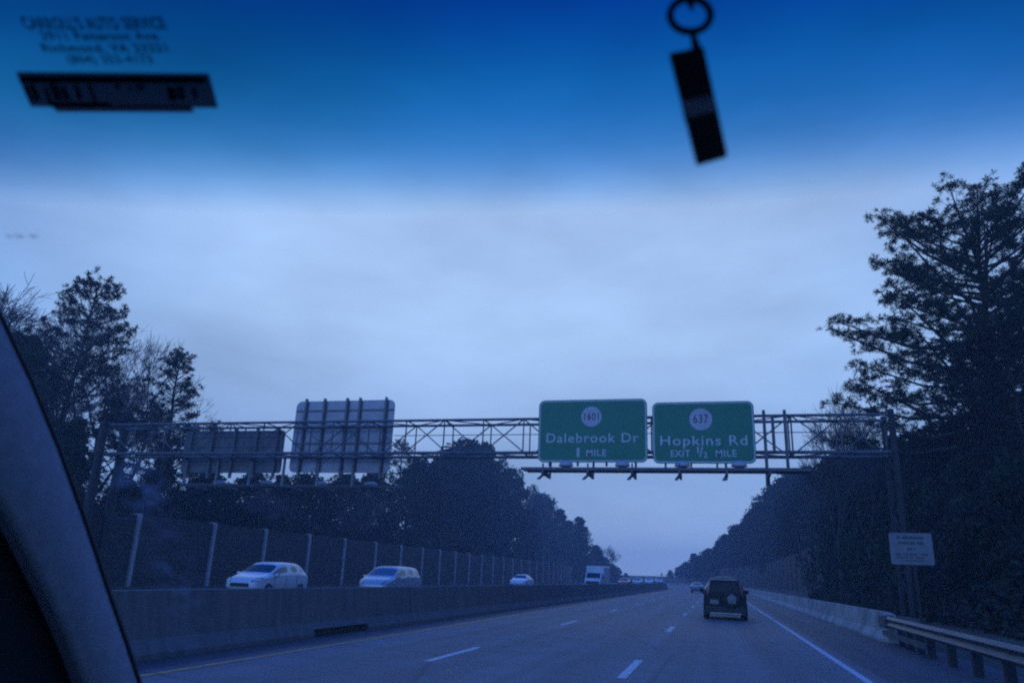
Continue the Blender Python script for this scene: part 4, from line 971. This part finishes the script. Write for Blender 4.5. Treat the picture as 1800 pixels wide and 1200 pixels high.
rs = thing('windscreen_sticker', 'dark slanted rectangular sticker below the printed garage decal', 'sticker', glass_pt(u1, v1))
RL = Vector(rs.location)
glass_quad([(36, 122), (371, 125), (387, 184), (62, 182)], 'backing', 'decal_blue', rs, RL)
glass_quad([(96, 180), (338, 181), (346, 192), (108, 191)], 'lower_tab', 'decal_blue', rs, RL)
glass_quad([(42, 128), (366, 129), (368, 138), (46, 138)], 'header_bar', 'decal', rs, RL, .0045)
rq = random.Random(11)
xx = 50
while xx < 352:
    wq = rq.uniform(3, 8); mid = 200 < xx < 285; h0 = 141+rq.uniform(0, 6); h1 = (150 if mid else 170)+rq.uniform(-5, 3)
    sk = (h1-h0)*.5*(1-xx/520)
    if rq.random() < (.45 if mid else .75): glass_quad([(xx, h0), (xx+wq, h0), (xx+wq+sk, h1), (xx+sk, h1)], 'figure_stroke', 'decal', rs, RL, .0045, 1)
    xx += wq+rq.uniform(3, 9)
glass_quad([(95, 173), (200, 174), (203, 181), (98, 180)], 'footer_bar', 'decal', rs, RL, .0045)
_, (u2, v2) = glass_hit(45, 408)
gm = thing('glass_mark', 'tiny faint manufacturer marking etched on the far left of the windscreen', 'marking', glass_pt(u2, v2))
M['etch'] = mat('etched_mark', (.22, .24, .30), .9)
glass_text('- . - -', 14, 74, 402, 2, .0, gm, 'etch', Vector(gm.location))
glass_text('E2 43R - 001', 20, 74, 414, 6, .0, gm, 'etch', Vector(gm.location))

# windscreen reflection beside the pillar, painted as pale translucent patches on the glass
ms = bpy.data.materials.new('reflection_paint'); ms.use_nodes = True; t_ = ms.node_tree; t_.nodes.clear()
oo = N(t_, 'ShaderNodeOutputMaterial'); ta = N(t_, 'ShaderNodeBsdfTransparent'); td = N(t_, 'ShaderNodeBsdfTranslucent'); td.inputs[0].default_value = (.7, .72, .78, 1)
mxs = N(t_, 'ShaderNodeMixShader'); uvn = N(t_, 'ShaderNodeUVMap'); uvn.uv_map = 'reflection_patch'; gd = N(t_, 'ShaderNodeTexGradient', gradient_type='SPHERICAL')
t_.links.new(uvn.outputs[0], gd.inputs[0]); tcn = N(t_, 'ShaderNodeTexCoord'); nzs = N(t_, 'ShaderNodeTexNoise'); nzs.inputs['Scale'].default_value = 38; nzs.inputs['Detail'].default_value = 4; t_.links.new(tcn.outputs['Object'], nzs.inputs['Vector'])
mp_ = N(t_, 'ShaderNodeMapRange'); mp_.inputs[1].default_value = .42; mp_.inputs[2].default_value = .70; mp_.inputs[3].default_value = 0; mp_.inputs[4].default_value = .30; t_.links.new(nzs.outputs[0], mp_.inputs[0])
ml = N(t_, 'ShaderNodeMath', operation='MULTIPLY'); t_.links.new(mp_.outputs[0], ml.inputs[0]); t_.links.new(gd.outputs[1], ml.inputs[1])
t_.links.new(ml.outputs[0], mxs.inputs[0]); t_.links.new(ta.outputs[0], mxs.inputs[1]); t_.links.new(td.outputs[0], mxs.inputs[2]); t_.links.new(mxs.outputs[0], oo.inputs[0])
def reflection_patch(outline_c, rx, ry, tilt, n=14, r0=0.):
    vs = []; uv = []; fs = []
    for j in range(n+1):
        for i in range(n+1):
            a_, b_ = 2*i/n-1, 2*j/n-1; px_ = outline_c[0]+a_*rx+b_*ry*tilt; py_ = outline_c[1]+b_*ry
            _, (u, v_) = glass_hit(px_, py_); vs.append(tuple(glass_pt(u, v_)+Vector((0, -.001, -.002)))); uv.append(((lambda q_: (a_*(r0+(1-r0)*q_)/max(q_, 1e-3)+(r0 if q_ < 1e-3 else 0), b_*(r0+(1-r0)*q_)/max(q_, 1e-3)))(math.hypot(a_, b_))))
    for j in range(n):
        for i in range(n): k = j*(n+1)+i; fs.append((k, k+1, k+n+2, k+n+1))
    me = bpy.data.meshes.new('painted_reflection'); me.from_pydata(vs, [], fs); ul = me.uv_layers.new(name='reflection_patch')
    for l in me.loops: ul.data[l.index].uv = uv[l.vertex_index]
    me.materials.append(ms); o = bpy.data.objects.new('painted_reflection', me); COL.objects.link(o); o.parent = ws
reflection_patch((246, 850), 62, 52, .25, r0=0); reflection_patch((305, 1010), 60, 170, .30, r0=.62)

# key fob hanging from the mirror stem
FY = .335
ct = aty(1213, 27, FY)
kf = thing('hanging_key_fob', 'black strap key fob swinging from a split ring at the top of the windscreen', 'key fob', ct)
def FP(px, py, dy=0.): return aty(px, py, FY+dy)-ct
b = MB(); n = 28; rr = 36*FY/ (FPX*.84)*1.0
e1 = (aty(1249, 27, FY)-aty(1213, 27, FY)); e2 = (aty(1213, 63, FY)-aty(1213, 27, FY)); e2 = e2.normalized()*e1.length
for k in range(n):
    a_, a2_ = 2*PI*k/n, 2*PI*(k+1)/n; b.tube(e1*math.cos(a_)+e2*math.sin(a_), e1*math.cos(a2_)+e2*math.sin(a2_), .0020, n=8, caps=False)
b.build('split_ring', M['ring'], kf, smooth=True)
b = MB(); b.tube(FP(1208, -60), FP(1214, 6), .0011, .0011, n=8); b.tube(FP(1214, 6), FP(1217, 20), .0022, .0004, n=8); b.build('cord', M['fob'], kf)
b = MB(); b.tube(FP(1218, 60), FP(1224, 84), .0016, .0024, n=10); b.build('clasp', M['fob'], kf)
def slab(c4, m, nm, th=.0022, par=kf):
    f4 = [FP(*p_) for p_ in c4]; nn = Vector((0, 1, 0)); b = MB(); b.add([p_-nn*th for p_ in f4]+[p_+nn*th for p_ in f4], [(0, 1, 2, 3), (7, 6, 5, 4), (0, 4, 5, 1), (1, 5, 6, 2), (2, 6, 7, 3), (3, 7, 4, 0)])
    o = b.build(nm, M[m], par); bv = o.modifiers.new('b', 'BEVEL'); bv.width = .0012; bv.segments = 2; return o
slab([(1176, 97), (1237, 85), (1279, 274), (1224, 290)], 'fob', 'strap')
slab([(1197, 183), (1255, 171), (1261, 200), (1204, 214)], 'fob_metal', 'metal_band', .0030)

# ------------------------------------------------------------------ haze
b = MB(); b.box((-1250, -75, -1.2), (720, 960, 34))
hz = b.build('haze', bpy.data.materials.new('haze_air')); tag(hz, 'thin blue evening haze over the highway', 'haze', kind='stuff')
m = hz.data.materials[0]; m.use_nodes = True; t_ = m.node_tree; t_.nodes.clear()
oo = N(t_, 'ShaderNodeOutputMaterial'); pv = N(t_, 'ShaderNodeVolumePrincipled'); pv.inputs['Density'].default_value = .0012; pv.inputs['Color'].default_value = (.88, .94, 1.0, 1); pv.inputs['Anisotropy'].default_value = 0
t_.links.new(pv.outputs[0], oo.inputs['Volume'])
# drop prototypes that were never planted
for k_, l_ in protos.items():
    for i, o in enumerate(l_):
        if (k_, i) not in used:
            for c_ in list(o.children): bpy.data.objects.remove(c_)
            bpy.data.objects.remove(o)
